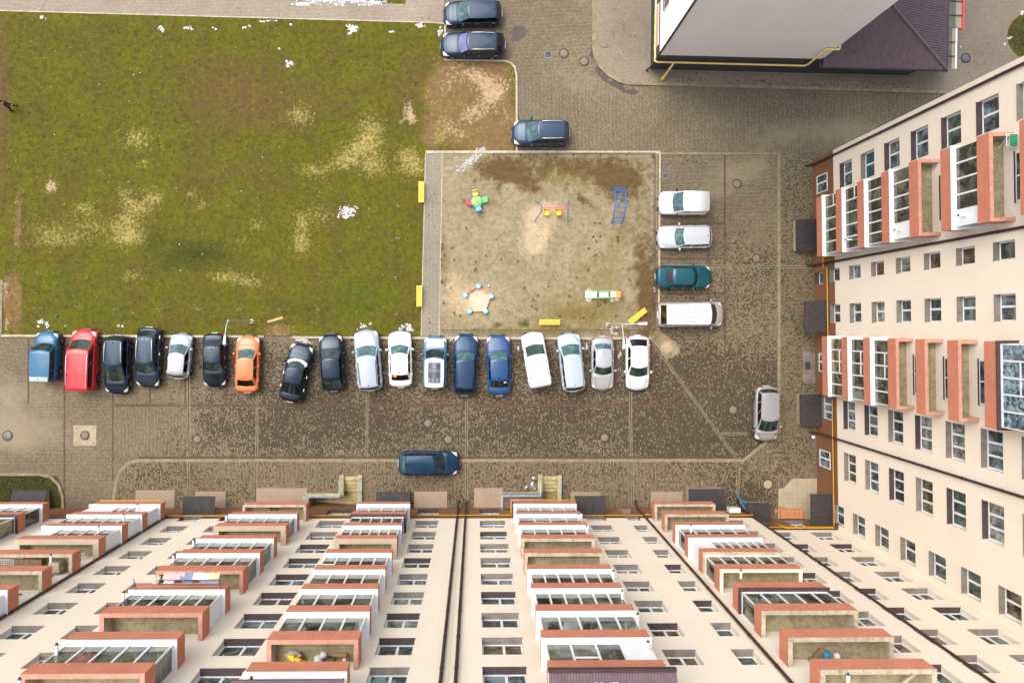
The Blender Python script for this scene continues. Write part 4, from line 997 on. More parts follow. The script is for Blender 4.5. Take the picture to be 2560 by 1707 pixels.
gas('gas_pipe', TB, [[(-.14,16,2.3),(-.14,-.10,2.3),(.0,-.18,2.25),(11.1,-.18,2.2),(11.3,-.12,2.4),(11.3,-.10,5.3),(12.16,-.10,5.3),(12.22,.0,5.3),(12.22,.6,5.4)], [(1.3,-.18,2.2),(1.2,-.35,1.9),(.95,-.75,.15)]], M_yellowl, .075)
mb = MB(); mb.cyl(.95, -.75, .1, .35, .16, 10); mb.cyl(1.15, -.42, 1.4, 1.6, .13, 10); mb.build('gas_valve', M_yellow, TB)
# low annexe with a hipped sheet roof
def tl(px, py, z):   # to tower-local
    p = g(px, py, z); return TB.matrix_basis.inverted() @ p
TB.matrix_basis = Matrix.Translation((13.31, 19.86, 0)) @ Matrix.Rotation(TR, 4, 'Z')
mb = MB()
xe, ye, zr, ze = 21.3, -.55, 4.6, 3.08
ex, ey = 16.35, 3.35          # hip top
def ribs(a, b, c, d, n):      # ribbed roof plane between edge a-b (eave) and c-d (top)
    A, B_, C_, D_ = map(Vector, (a, b, c, d)); nn = (B_-A).cross(D_-A).normalized(); nn = nn if nn.z > 0 else -nn
    r1, r2 = [], []
    for i in range(n*4+1):
        t = i/(n*4); h = .022 if (i//2) % 2 else -.012
        r1.append(A.lerp(B_, t)+nn*h); r2.append(D_.lerp(C_, t)+nn*h)
    mb.grid([r1, r2], 0, False)
rise = zr-ze
A0 = (11.8, ye, ze); n1 = 40
# south slope: eave along x, ribs run north; built as strips up to the hip line
def south(x):  # top point for the rib starting at (x, ye)
    if x <= ex: return (x, ey, zr)
    t = (xe-x)/(xe-ex); return (x, ye+(ey-ye)*t, ze+rise*t)
L = [12.06+(xe-12.06)*i/220 for i in range(221)]
off = lambda i: .045 if (i//2) % 2 else -.02
mb.grid([[(x, ye, ze+off(i)) for i, x in enumerate(L)], [(south(x)[0], south(x)[1], south(x)[2]+off(i)) for i, x in enumerate(L)]], 0, False)
yN = 15.5; LY = [ye+(yN-ye)*i/364 for i in range(365)]
def east(y):
    if y >= ey: return (ex, y, zr)
    t = (y-ye)/(ey-ye); return (xe+(ex-xe)*t, y, ze+rise*t)
mb.grid([[(xe, y, ze+off(i)) for i, y in enumerate(LY)], [(east(y)[0], y, east(y)[2]+off(i)) for i, y in enumerate(LY)]], 0, False, True)
mb.tube([(xe, ye, ze+.03), (ex, ey, zr+.03)], .13, 6, 0, False); mb.tube([(ex, ey, zr+.03), (ex, yN, zr+.03)], .13, 6, 0, False)
mb.box(11.8, ex, ey, yN, zr-.1, zr-.03)
mb.box(11.8, xe+.05, ye-.09, ye+.02, ze-.16, ze-.02, 1); mb.box(xe-.02, xe+.1, ye-.09, yN, ze-.16, ze-.02, 1); mb.box(11.8, xe-.03, ye+.03, yN, ze-.14, ze-.06, 1)
mb.build('annexe_roof', [M_corrp, M_black], TB)
M_awn = plain('awning_sheet', (0.34, 0.29, 0.19), 0.6, 0.12, 2); M_redt = plain('red_trim', (0.70, 0.06, 0.07), 0.4, 0.05); M_awnd = plain('awning_glass', (0.12, 0.12, 0.08), 0.3, 0.2, 1.0)
mb = MB(); x0 = 21.45
for y0, y1, xx in ((-.3, 2.7, 22.15), (2.74, 14, 22.65)):
    mb.add([(x0, y0, 2.75), (xx, y0, 2.62), (xx, y1, 2.62), (x0, y1, 2.75)], [(0,1,2,3)], 0); mb.add([(x0, y0, 2.72), (xx, y0, 2.59), (xx, y1, 2.59), (x0, y1, 2.72)], [(3,2,1,0)], 0)
    mb.add([(x0, y0+.01, 2.755), ((x0+xx)/2+.1, y0+.01, 2.69), ((x0+xx)/2+.1, y1-.01, 2.69), (x0, y1-.01, 2.755)], [(0,1,2,3)], 1)
    mb.box(xx, xx+.14, y0, y1, 2.5, 2.7, 3 if y0 < 0 else 2)
    k = y0+.9
    while k < y1: mb.box(x0, xx, k-.02, k+.02, 2.70, 2.78, 4); k += 1.05
mb.box(22.25, 22.75, 2.66, 2.735, 2.5, 2.72, 2)
mb.build('awning', [M_awn, M_awnd, M_redt, M_white, M_black], TB)

# ------------------------------------------------------------------ stairs down to the cellars, with railings
M_rail = plain('pale_blue_rail', (0.30, 0.42, 0.52), 0.4, 0.1)
M_step = plain('mossy_concrete', (0.40, 0.34, 0.17), 0.9, 0.2, 2, bmp=0.2, dirt=((0.14, 0.14, 0.04), 0.6))
def cellar_stair(x0, x1, xc, yT, yW, yC, label, roof):
    """upper flight between x0..x1 going down from yT towards the wall yW, turning left to a flight down to xc"""
    t = thing('cellar_stair', label, 'stairs', ((x0+x1)/2, yT, 0), 0, 'cellar stairs in the pavement')
    ox, oy = (x0+x1)/2, yT
    mb = MB(); z = .08; yl = yT; dp = .32
    for k in range(4): mb.box(x0-ox, x1-ox, yl-oy-dp*(k+1), yl-oy-dp*k, -3, z-.17*k)
    ym = yT-dp*4; zl = z-.17*4
    if roof is None:
        mb.add([(x0-ox,ym-oy,zl),(x1-ox,ym-oy,zl),(x1-ox,yW-oy,zl-.17),(x0-ox,ym-oy,zl-.17)], [(3,2,1,0)])
        mb.prism([(x0-ox,ym-oy),(x1-ox,ym-oy),(x1-ox,yW-oy)], -3, zl-.10); mb.prism([(x0-ox,ym-oy-.01),(x1-ox-.01,yW-oy),(x0-ox,yW-oy)], -3, zl-.28)
    else:
        pts = [(x1-ox, ym-oy), (x1-ox, ym-oy-(ym-yW)*.35), (x1-ox, yW-oy+.25), (x1-ox-.25, yW-oy), (x1-ox-.7, yW-oy), (x0-ox, yW-oy)]
        for k in range(5): mb.prism([(x0-ox, ym-oy-.01), pts[k], pts[k+1]], -3, zl-.17*(k+1))
    zs, n = zl-(.40 if roof is None else .9), 9
    wd = (x0-xc)/n
    for k in range(n): mb.box(x0-ox-wd*(k+1), x0-ox-wd*k, yW-oy, yC-oy, -3.2, zs-.075*k)
    mb.build('steps', M_step, t)
    mb = MB()
    mb.box(x0-.34-ox, x0-ox, yC-oy+.18, .12, -.02, .26); mb.box(x1-ox, x1+.30-ox, yW-oy, .10, -.02, .26); mb.box(xc-.2-ox, x0-.342-ox, yC-oy, yC-oy+.2, -.02, .22)
    mb.box(x0-.34-ox, x0-ox, yC-oy, yC-oy+.178, -.02, .24); mb.box(xc-.3-ox, xc-ox, yW-oy, yC-oy-.002, -.02, .24)
    mb.box(x0-ox-.0, x0-ox+.03, ym-oy, -.02, -3, .02); mb.box(x1-ox-.03, x1-ox, yW-oy, -.02, -3, .02); mb.box(xc-ox, x0-ox, yC-oy-.03, yC-oy, -3, .0); mb.box(xc-ox, xc-ox+.03, yW-oy, yC-oy-.03, -3, .0)
    mb.build('side_wall', M_step, t)
    mb = MB(); mb.box(xc-ox-.02, x1-ox+.02, yW-oy-.06, yW-oy-.012, -3.2, -.022); mb.build('back_wall', M_brown, t)
    mb = MB()
    for h in (.62, 1.08):
        mb.tube([(xc-.2-ox, yW-oy+.05, h), (xc-.2-ox, yC-oy+.1, h), (x0-.2-ox, yC-oy+.1, h), (x0-.2-ox, -.1, h)], .028, 8)
    for x, y in ((xc-.2, yC+.1), ((xc+x0)/2-.1, yC+.1), (x0-.2, yC+.1), (x0-.2, yT-.1)): mb.tube([(x-ox, y-oy, .2), (x-ox, y-oy, 1.08)], .025, 8)
    mb.build('handrail', M_rail, t)
    mb = MB()
    for h in (.62, 1.08): mb.tube([(x1+.16-ox, yW-oy+.1, h), (x1+.16-ox, -.12, h)], .028, 8)
    for y in (yW+.1, (yW+yT)/2, yT-.12): mb.tube([(x1+.16-ox, y-oy, .2), (x1+.16-ox, y-oy, 1.08)], .025, 8)
    mb.build('handrail', M_rail, t)
    if roof is not None:
        o = corrugated(xc-.12-ox, x0+.02-ox, yW-oy+.02, yC-oy+.16, .75, .55, roof, 'cover', t, .12, .02)
    return t
cellar_stair(-10.12, -9.02, -12.78, -11.50, -13.87, -13.0, 'mossy concrete cellar stair with open dark flight and pale blue railings', None)
cellar_stair(5.10, 6.27, 2.17, -11.50, -13.87, -12.92, 'cellar stair with fanned steps under a plum corrugated cover and blue railings', M_corrp)
# ================================================================== cars
def car_glass(name, col, br):
    mt, nt, n, b = new_mat(name); p = worldpos(nt)
    f = noise(nt, p, 1.6, 4, 0.6, 0.8)
    nt.links.new(mixc(nt, ramp(nt, f, .42, .68), col, br), b.inputs['Base Color'])  # br: mottled sky reflection put into the glass colour
    b.inputs['Roughness'].default_value = 0.03; b.inputs['Specular IOR Level'].default_value = 0.6
    return mt
M_cglass = car_glass('car_glass', (0.008, 0.020, 0.017), (0.028, 0.060, 0.050))
M_cglassl = car_glass('car_glass_pale', (0.028, 0.072, 0.074), (0.08, 0.16, 0.16))
M_cglassd = car_glass('car_glass_tinted', (0.003, 0.004, 0.005), (0.007, 0.010, 0.010))
M_cglassv = car_glass('car_glass_violet_sheen', (0.12, 0.12, 0.26), (0.17, 0.17, 0.36))  # violet sheen painted into the windscreen's base colour
M_tyre = plain('tyre_rubber', (0.018, 0.018, 0.018), 0.85, 0.1)
M_rim = plain('alloy_rim', (0.48, 0.49, 0.50), 0.3, 0.05, metal=0.7)
M_head = plain('headlamp_glass', (0.72, 0.73, 0.70), 0.12, 0.08, 9)
M_tail = plain('tail_lamp_red', (0.42, 0.010, 0.014), 0.15, 0.15, 9)
M_plate = plain('number_plate', (0.72, 0.72, 0.70), 0.4, 0.03)
M_trim = plain('black_trim', (0.014, 0.014, 0.015), 0.5, 0.1)
M_chrome = plain('bright_rail', (0.62, 0.63, 0.64), 0.22, 0.03, metal=0.5)
M_yst = plain('yellow_sticker', (0.80, 0.50, 0.03), 0.5, 0.03)
M_wst = plain('white_sticker', (0.75, 0.76, 0.76), 0.5, 0.03)
M_faded = plain('faded_paint', (0.30, 0.40, 0.36), 0.8, 0.15, 2.5, dirt=((0.42, 0.42, 0.28), 0.6))

def keyf(keys, s):
    for (a, va), (b, vb) in zip(keys, keys[1:]):
        if s <= b:
            t = 0 if b == a else (s-a)/(b-a); t = max(0, min(1, t)); t = t*t*(3-2*t)*.5+t*.5
            return va+(vb-va)*t
    return keys[-1][1]

_wheel = {}
def wheel_meshes(r_):
    k = round(r_, 2)
    if k not in _wheel:
        mb = MB(); M = Matrix.Rotation(R(90), 4, 'X')
        mb.lathe([(r_*.62,-.10),(r_*.93,-.105),(r_,-.08),(r_,.08),(r_*.93,.105),(r_*.62,.10),(r_*.62,-.10)], 24, 0, M)
        t = mb.mesh('tyre', M_tyre); mb = MB()
        mb.lathe([(.02,.07),(r_*.16,.08),(r_*.2,.05)], 16, 0, M); mb.lathe([(r_*.55,.085),(r_*.64,.10),(r_*.64,-.10)], 24, 0, M)
        mb.lathe([(.01,.0),(r_*.6,.0)], 16, 1, M)
        for j in range(6):
            a = j*math.pi/3; c, s_ = math.cos(a), math.sin(a); w_ = .035
            mb.add([M @ Vector(v) for v in ((-s_*w_,c*w_,.075),(s_*w_,-c*w_,.075),(c*r_*.6+s_*w_*.8,s_*r_*.6-c*w_*.8,.08),(c*r_*.6-s_*w_*.8,s_*r_*.6+c*w_*.8,.08))], [(0,1,2,3)], 0)
        _wheel[k] = (t, mb.mesh('rim', [M_rim, M_trim]))
    return _wheel[k]

SIDE = {'sedan': [(.07,.42),(.46,.84)], 'hatch': [(.07,.44),(.48,.84)], 'wagon': [(.06,.36),(.39,.66),(.69,.95)], 'van3': [(.10,.36),(.42,.64),(.70,.92)], 'panel': [(.10,.34)], 'mpv': [(.07,.36),(.39,.66),(.69,.95)], 'van2': [(.10,.36),(.40,.94)]}
NV = [-1, -.92, -.55, -.18, .18, .55, .92, 1]

def car(label, cat, front, rear, col, typ='sedan', W=1.78, s=(.24, .42, .74, .89), belt=.95, zr=1.44, zz=(.65, .9), rails=None, gl=M_cglass, gs=M_cglassd, gr=None, metal=0.0, rough=0.28,
        roofcol=None, roofw=None, antenna=True, wr=.31, extra=None, tint=True, boot=None, handles=None, name='parked_car', group='cars parked around the yard', gz=0.0):
    A, B = g(front[0], front[1], zz[0]), g(rear[0], rear[1], zz[1])
    L = (A.xy-B.xy).length; c = (A.xy+B.xy)/2; ang = math.atan2(A.y-B.y, A.x-B.x)
    root = thing(name, label, cat, (c.x, c.y, gz), ang, group)
    s0, s1, s2, s3 = s; hw = W/2; k = belt/.95; X = lambda q: L/2-q*L
    pt = paint(col, rough, metal)
    if typ in ('sedan',): zk = [(0,.46),(.012,.60),(.05,.73),(.13,.82),(s0,.94),(.5,.95),(s3,.99),(.955,.97),(.985,.86),(1,.60)]
    else: zk = [(0,.48),(.012,.64),(.05,.77),(.12,.86),(s0,.96),(.5,.95),(min(s3,.95),.97),(.975,.94),(.992,.86),(1,.74)]
    if typ in ('panel','van3','van2'): zk[1:4] = [(.012,.70),(.05,.82),(.11,.90)]
    wk = [(0,.80),(.012,.87),(.04,.92),(.10,.965),(.2,1),(.8,1),(.92,.965),(.97,.92),(.992,.87),(1,.80)] if typ not in ('panel','van3','van2') else [(0,.82),(.015,.90),(.05,.95),(.12,.99),(.2,1),(.9,1),(.975,.975),(1,.92)]
    if typ in ('panel','van3','van2'): zk[-1] = (1,.90)
    bowf, bowr = (.20, .13) if typ not in ('panel','van3','van2') else (.20, .05)
    zs = lambda q: keyf(zk, q)*k
    hwid = lambda q: keyf(wk, q)*hw
    xw = (X(.185), X(.80)); ra = wr+.065
    rows = [(.80,.0),(.95,.03),(1.0,.40),(1.0,.66),(.985,.84),(.925,.955),(.66,1.0),(.33,1.025),(0,1.03)]
    def pos(q, kk):
        kk_ = kk if kk <= 8 else 16-kk; sg = 1 if kk <= 8 else -1
        i = min(7, int(kk_)); t = kk_-i
        fy = rows[i][0]*(1-t)+rows[i+1][0]*t; fz = rows[i][1]*(1-t)+rows[i+1][1]*t
        zb = .20; y = fy*hwid(q); z = zb+(zs(q)-zb)*fz
        f = max(0, 1-q/.26)**1.6; r2 = max(0, 1-(1-q)/.2)**1.6
        x = X(q)-bowf*f*(fy*.95)**2+bowr*r2*(fy*.95)**2
        if kk_ <= 2.01:
            for a in xw:
                d = abs(x-a)
                if d < ra: z = max(z, wr+math.sqrt(ra*ra-d*d)+.03*kk_)
        return Vector((x, sg*y, z))
    st = sorted({i/58 for i in range(59)} | {.006,.012,.025,.975,.988,.994} | {(L/2-a-e*ra*f)/L for a in xw for e in (-1,1) for f in (.999,1.001,.9,.75)})
    body = MB(); body.grid([[pos(q, kk) for kk in range(17)] for q in st], 0, True)
    for q in (0, 1):
        ring = [pos(q, kk) for kk in range(17)]; body.add(ring, [tuple(range(17)) if q else tuple(range(16,-1,-1))], 0)
    ring = [pos(q, 0) for q in st]+[pos(q, 16) for q in reversed(st)]
    n_ = len(st); body.grid([[pos(q, 16), pos(q, 0)] for q in st], 1, False)
    def patch(q0, q1, k0, k1, off=.012, nq=6, nk=5, shape=None):
        rws = []
        for i in range(nq+1):
            r_ = []
            for j in range(nk+1):
                q, kk = q0+(q1-q0)*i/nq, k0+(k1-k0)*j/nk
                if shape: q, kk = shape(i/nq, j/nk)
                p = pos(q, kk); du = pos(min(1, q+.01), kk)-pos(max(0, q-.01), kk); dv = pos(q, min(16, kk+.1))-pos(q, max(0, kk-.1))
                nn = du.cross(dv); nn = nn.normalized() if nn.length > 1e-9 else Vector((0,0,1))
                if nn.dot(p-Vector((p.x*.8, 0, .4))) < 0: nn = -nn
                r_.append(p+nn*off)
            rws.append(r_)
        return rws
    # greenhouse -----------------------------------------------------
    wb, wr_ = hw*.885, (roofw or (.70 if typ in ('sedan','hatch') else .745 if typ in ('wagon','mpv') else .86))*hw
    ze = zr-.055; bz = lambda q: zs(q)*.985-.02
    bow0, bow1, bow3, bow2 = .26, .14, .12, .06
    if typ in ('panel','van3','van2'): bow0, bow1, bow3, bow2 = .22, .10, .03, .02
    def gb(part, v, q):   # bottom and top points of the greenhouse
        if part == 'f': return Vector((X(s0)-bow0*v*v, v*wb*.97, bz(s0)-.012)), Vector((X(s1)-bow1*v*v, v*wr_, ze+.055*(1-v*v)))
        if part == 'r': return Vector((X(s3)+bow3*v*v, v*wb*.95, bz(s3)-.012)), Vector((X(s2)+bow2*v*v, v*wr_*.96, ze+.055*(1-v*v)-.02))
        xa, xb = X(s0)-bow0, X(s3)+bow3; ta, tb = X(s1)-bow1, X(s2)+bow2
        x = xa+(xb-xa)*q; e = math.sin(math.pi*min(1, max(0, q)))*.028
        sq = (L/2-x)/L
        return Vector((x, v*(wb*(.97-.02*q)+e), bz(sq)-.012)), Vector((ta+(tb-ta)*q, v*(wr_*(1-.04*q)+e*.6), ze-.02*q*q))
    T = [0, .075, .90, 1]
    wins = SIDE[typ]; qs = [0.0]; flags = []
    for a, b in wins:
        qs.append(a); flags.append(None); 
        for j in range(1, 4): qs.append(a+(b-a)*j/3); flags.append((a, b))
    qs.append(1.0); flags.append(None)
    def lerp(pr, t): return pr[0].lerp(pr[1], t)
    parts = {'windshield': MB(), 'rear_window': MB(), 'cowl': MB()}
    sidew = {}
    def column(pa, pb, dst, flip):
        for i in range(3):
            q = [lerp(pa, T[i]), lerp(pb, T[i]), lerp(pb, T[i+1]), lerp(pa, T[i+1])]
            if flip: q = q[::-1]
            m_ = dst(i); (m_ or body).add(q, [(0,1,2,3)], 0, True)
    for j in range(7):
        glass_ = 1 <= j <= 5
        column(gb('f', NV[j], 0), gb('f', NV[j+1], 0), lambda i: parts['windshield'] if glass_ and i == 1 else parts['cowl'] if i == 0 else None, False)
        column(gb('r', NV[j], 0), gb('r', NV[j+1], 0), lambda i: parts['rear_window'] if glass_ and i == 1 and typ != 'panel' else None, True)
    for sg in (1, -1):
        for j, fl in enumerate(flags):
            column(gb('s', sg, qs[j]), gb('s', sg, qs[j+1]), lambda i: sidew.setdefault((sg, fl), MB()) if fl and i == 1 else None, sg > 0)
    roof = MB() if roofcol else body
    rws = []
    for j, q in enumerate(qs):
        L_, R_ = gb('s', 1, q)[1], gb('s', -1, q)[1]
        if q == 0: rws.append([gb('f', v, 0)[1] for v in NV])
        elif q == 1: rws.append([gb('r', v, 0)[1] for v in NV])
        else: rws.append([Vector((L_.x+(bow1*(1-v*v)*(1-q)-bow2*(1-v*v)*q), v*L_.y, L_.z+.055*(1-v*v)+.012*math.sin(math.pi*q))) for v in NV])
    roof.grid(rws, 0, True)
    # shut lines on the bonnet, boot and doors
    ks = 5.75
    for k0 in (ks, 16-ks): body.grid(patch(.055, s0-.005, k0-.05, k0+.05, .004, 8, 1, lambda a, b: (.055+(s0-.06)*a, (k0+(.5*(1-a)*(1 if k0 < 8 else -1))-.06+.12*b))), 1, True)
    if typ == 'sedan': body.grid(patch(.97, .974, 5.6, 10.4, .004, 1, 10), 1, True)
    for q in (s0+.03, (s0+s3)/2-.01, s3-.09):
        for k0, k1 in ((1.6, 5.0), (11.0, 14.4)): body.grid(patch(q, q+.004, k0, k1, .004, 1, 6), 1, True)
    body.build('body', [pt, M_trim], root, weld=.0008, normals=True)
    if roofcol: roof.build('roof', paint(roofcol), root, normals=True)
    parts['windshield'].build('windshield', gl, root, weld=.0005); parts['cowl'].build('cowl', M_trim, root, weld=.0005)
    rwo = parts['rear_window'].build('rear_window', gr or gs, root, weld=.0005) if parts['rear_window'].v else None
    for mb in sidew.values(): mb.build('side_window', gs, root, weld=.0005)
    for sg in (1, -1):
        f = (lambda k_: k_) if sg > 0 else (lambda k_: 16-k_)
        van = typ in ('panel','van3','van2')
        def hs(a, b): return (.014+(.125-.03*b)*a*(.5+.5*(1-b))+.014*b, f(4.0+2.15*b-.7*a*b))
        mb = MB(); mb.grid(patch(0,0,0,0,.010,6,5,hs), 0, True); mb.build('headlight', M_head, root, normals=True)
        lo, hi = (2.6, 5.0) if not typ == 'sedan' else (3.4, 5.3)
        def ts(a, b): return (.995-(.035 if typ != 'sedan' else .045)*a*(.6+.4*b), f(lo+(hi-lo)*b))
        mb = MB(); mb.grid(patch(0,0,0,0,.012,4,6,ts), 0, True); mb.build('taillight', M_tail, root, normals=True)
        # mirror
        q = s0+.075; bp = gb('s', sg, .10)[0]; mb = MB()
        Mx = Matrix.Translation((bp.x+.05, sg*(hw+.09), bp.z+.09)) @ Matrix.Rotation(sg*R(14), 4, 'Z') @ Matrix.Diagonal((.085, .125, .075, 1))
        mb.lathe([(0.02,-1),(.6,-.8),(.95,-.35),(1,0),(.95,.35),(.6,.8),(.02,1)], 10, 0, Mx)
        mb.tube([(bp.x+.04, sg*(hw-.08), bp.z+.03), (bp.x+.05, sg*(hw+.06), bp.z+.06)], .025, 6, 1)
        mb.build('mirror', [pt if tint else M_trim, M_trim], root)
        for qd in (((s0+s3)/2-.03, s3-.13) if typ != 'panel' else ((s0+s3)/2-.1,)):
            p = pos(qd, f(4.35)); mb = MB(); mb.box(p.x-.10, p.x+.10, p.y-.01 if sg > 0 else p.y-.045, p.y+.045 if sg > 0 else p.y+.01, p.z-.02, p.z+.015)
            mb.build('door_handle', handles or pt, root)
        if rails:
            a, b = gb('s', sg, .10)[1], gb('s', sg, .92)[1]; yy = lambda p: sg*(abs(p.y)-.055); zt = ze+.10
            mb = MB(); mb.tube([(a.x, yy(a), ze+.02), (a.x-.12, yy(a), zt), ((a.x+b.x)/2, (yy(a)+yy(b))/2+sg*.015, zt+.012), (b.x+.12, yy(b), zt), (b.x, yy(b), ze+.01)], .022, 8)
            mb.build('roof_rail', rails, root)
        for a in xw:
            tm, rm = wheel_meshes(wr); y = sg*(hw-.125)
            o = link('wheel', tm, root, (a, y, wr), 0 if sg < 0 else R(180)); r_o = link('rim', rm, o, (0, 0, 0))
            r_o.rotation_euler.z = 0
    x0 = pos(0, 8).x; mb = MB()
    mb.box(x0-.06, x0+.012, -.42*hw, .42*hw, .36*k, .52*k); mb.box(x0-.08, x0+.008, -.6*hw, .6*hw, .24, .32); mb.build('grille', M_trim, root)
    mb = MB(); mb.box(x0+.013, x0+.022, -.25, .25, .39, .49); mb.build('number_plate', M_plate, root)
    x1 = pos(1, 8).x; mb = MB(); zp = .62*k if typ == 'sedan' else .66*k
    mb.box(x1-.025, x1+.01, -.25, .25, zp-.05, zp+.05); mb.build('number_plate', M_plate, root)
    if antenna:
        p = gb('r', .15, 0)[1]; mb = MB(); mb.tube([(p.x+.22, 0, ze+.05), (p.x+.19, 0, ze+.09), (p.x+.08, 0, ze+.13)], [.03,.022,.006], 6); mb.build('antenna', M_trim, root)
    if extra: extra(root, dict(X=X, pos=pos, gb=gb, patch=patch, ze=ze, zr=zr, wr=wr_, L=L, hw=hw, rwo=rwo, s=s, lerp=lerp))
    return root

NAVYBLK, BLK = (0.005, 0.011, 0.024), (0.003, 0.006, 0.012)
SILV, WHT = (0.36, 0.38, 0.40), (0.62, 0.63, 0.635)
def sticker(mat, v0, v1, t0, t1, part='r', nm='sticker'):
    def fn(root, d):
        q = []
        for v, t in ((v0,t0),(v1,t0),(v1,t1),(v0,t1)): q.append(d['lerp'](d['gb'](part, v, 0), t))
        nn = (q[1]-q[0]).cross(q[3]-q[0]).normalized(); nn = nn if nn.z > 0 else -nn
        mb = MB(); mb.add([p+nn*.012 for p in q], [(0,1,2,3)]); mb.build(nm, mat, root)
    return fn
def faded(root, d):
    a, b = d['gb']('s', 1, .84)[1], d['gb']('s', 1, .995)[1]; mb = MB()
    mb.grid([[(x, v*abs(a.y)*.94, d['ze']+.055*(1-v*v)+.018) for v in (-1,-.7,-.3,0,.3,.7,1)] for x in (a.x, (a.x+b.x)/2, b.x)], 0, True); mb.build('roof_patch', M_faded, root)
def panroof(root, d):
    mb = MB(); mb.grid(d['patch'](.055, d['s'][0]-.012, 5.7, 10.3, .006, 6, 10), 0, True); mb.build('bonnet', paint((0.58, 0.66, 0.72)), root, normals=True)  # pale bonnet overlay: sky reflection painted into its colour
    a, b = d['gb']('s', 1, .06)[1], d['gb']('s', 1, .90)[1]; w_ = d['wr']*.66; z = d['ze']
    def zz(v, x): return z+.055*(1-(v*.66)**2)+.013*math.sin(math.pi*(a.x-x)/(a.x-b.x))+.016
    M_fr = M_trim; mb = MB()
    xs = [a.x-.08+(b.x-a.x+.16)*i/6 for i in range(7)]
    mb.grid([[(x, v*w_, zz(v, x)-.008) for v in (-1,-.5,0,.5,1)] for x in xs], 0, True); o = mb.build('sunroof', M_trim, root)
    tones = [plain('roof_cell_dark', (.045,.065,.085), .2, .1), plain('roof_cell_mid', (.09,.125,.15), .2, .1), plain('roof_cell_pale', (.16,.21,.24), .2, .1)]
    mb = MB(); X0, X1 = xs[0]-.03, xs[-1]+.03; Lx = X1-X0
    def cell(u0, u1, v0, v1, m_):
        e = .02; xa, xb = X0+Lx*u0, X0+Lx*u1
        mb.add([(x, v*w_, zz(v, x)+.002) for x, v in ((xa-.012, v0+e), (xb+.012, v0+e), (xb+.012, v1-e), (xa-.012, v1-e))], [(0,1,2,3)], m_)
    for j, m_ in enumerate((0, 2, 0)): cell(0, .30, -1+j*2/3, -1+(j+1)*2/3, m_)
    for j, m_ in enumerate((1, 2, 1)): cell(.30, .48, -1+j*2/3, -1+(j+1)*2/3, m_)
    for j, m_ in enumerate((0, 1, 0)): cell(.48, .76, -1+j*2/3, -1+(j+1)*2/3, m_)
    for j in range(6): cell(.76, 1, -1+j/3, -1+(j+1)/3, 2 if j % 2 else 1)
    mb.build('pane', tones, o)
def racks(root, d):
    for q in (.2, .62):
        for sg in (1, -1):
            p = d['gb']('s', sg, q)[1]; mb = MB(); mb.box(p.x-.10, p.x+.10, p.y-sg*.10-.02, p.y-sg*.10+.02, d['ze']+.02, d['ze']+.07); mb.build('rack_mount', M_trim, root)
def roofribs(root, d):
    mb = MB()
    for q in (.22, .36, .50, .64, .78):
        p = d['gb']('s', 1, q)[1]; w_ = abs(p.y)*.72
        mb.grid([[(x, v*w_, d['ze']+.055*(1-(v*.72)**2)+.012*math.sin(math.pi*q)+.008) for v in (-1,-.5,0,.5,1)] for x in (p.x-.012, p.x+.012)], 0, True)
    for v in (-.72, .72, -.28, .28):
        rw_ = []
        for q in (.22, .36, .5, .64, .78):
            p = d['gb']('s', 1, q)[1]; rw_.append([(p.x, v*abs(p.y)+e, d['ze']+.055*(1-v*v)+.012*math.sin(math.pi*q)+.008) for e in (-.012, .012)])
        mb.grid(rw_, 0, True)
    mb.build('roof_seam', M_sillg, root)
def solidsnow(root, d): pass

CARS = []
def C(*a, **k): CARS.append(car(*a, **k))
# front row, left to right
C('small blue van with a faded pale patch at the back of its roof', 'van', (121,827), (97,956), (0.002, 0.10, 0.20), 'van3', 1.70, (.22,.38,.985,.997), 1.08, 1.80, zz=(.7,1.7), extra=faded, tint=False, rough=.4)
C('bright red van with pale roof rails, largest of the left group', 'van', (214,822), (190,980), (0.55, 0.012, 0.022), 'van2', 1.88, (.15,.33,.975,.99), 1.10, 1.84, zz=(.7,1.75), rails=M_chrome, wr=.33, tint=False, extra=lambda r_, d: racks(r_, d))
C('black estate car with white roof rails parked next to the red van', 'car', (293,986), (293,838), NAVYBLK, 'wagon', 1.80, (.19,.49,.92,.985), 1.0, 1.56, rails=M_chrome, gr=M_cglass)
C('dark slate hatchback with white roof rails and its tail over the kerb', 'car', (370,970), (371,818), (0.012, 0.019, 0.030), 'hatch', 1.78, (.22,.40,.85,.975), .98, 1.53, rails=M_chrome, handles=M_rim, gr=M_cglass)
C('small silver hatchback between the slate hatchback and the black saloon', 'car', (456,833), (440,948), SILV, 'hatch', 1.66, (.20,.44,.90,.985), .96, 1.48, zz=(.65,1.1), gl=M_cglassl, gr=M_cglass, antenna=False, metal=.25)
C('boxy black saloon parked under the left street lamp arm', 'car', (537,969), (534,832), BLK, 'sedan', 1.72, (.275,.445,.76,.895), .95, 1.40)
C('bright orange saloon at the end of the left group', 'car', (621,838), (616,982), (0.66, 0.165, 0.05), 'sedan', 1.74, (.21,.40,.765,.905), .96, 1.46, gl=M_cglassl)
C('black saloon parked askew with a strip of snow on its windscreen', 'car', (758,858), (722,1005), BLK, 'sedan', 1.80, (.25,.42,.70,.885), .96, 1.42, handles=M_rim)
C('glossy black hatchback right of the askew snowy saloon', 'car', (826,834), (834,978), BLK, 'hatch', 1.80, (.25,.427,.80,.975), 1.0, 1.50, gl=M_cglass, gr=M_cglass)
C('large silver crossover with its nose over the lawn kerb', 'car', (914,824), (926,978), (0.33, 0.38, 0.46), 'wagon', 1.90, (.236,.43,.93,.985), 1.03, 1.66, zz=(.7,1), rails=M_trim, gl=M_cglassl, metal=.2, wr=.34)
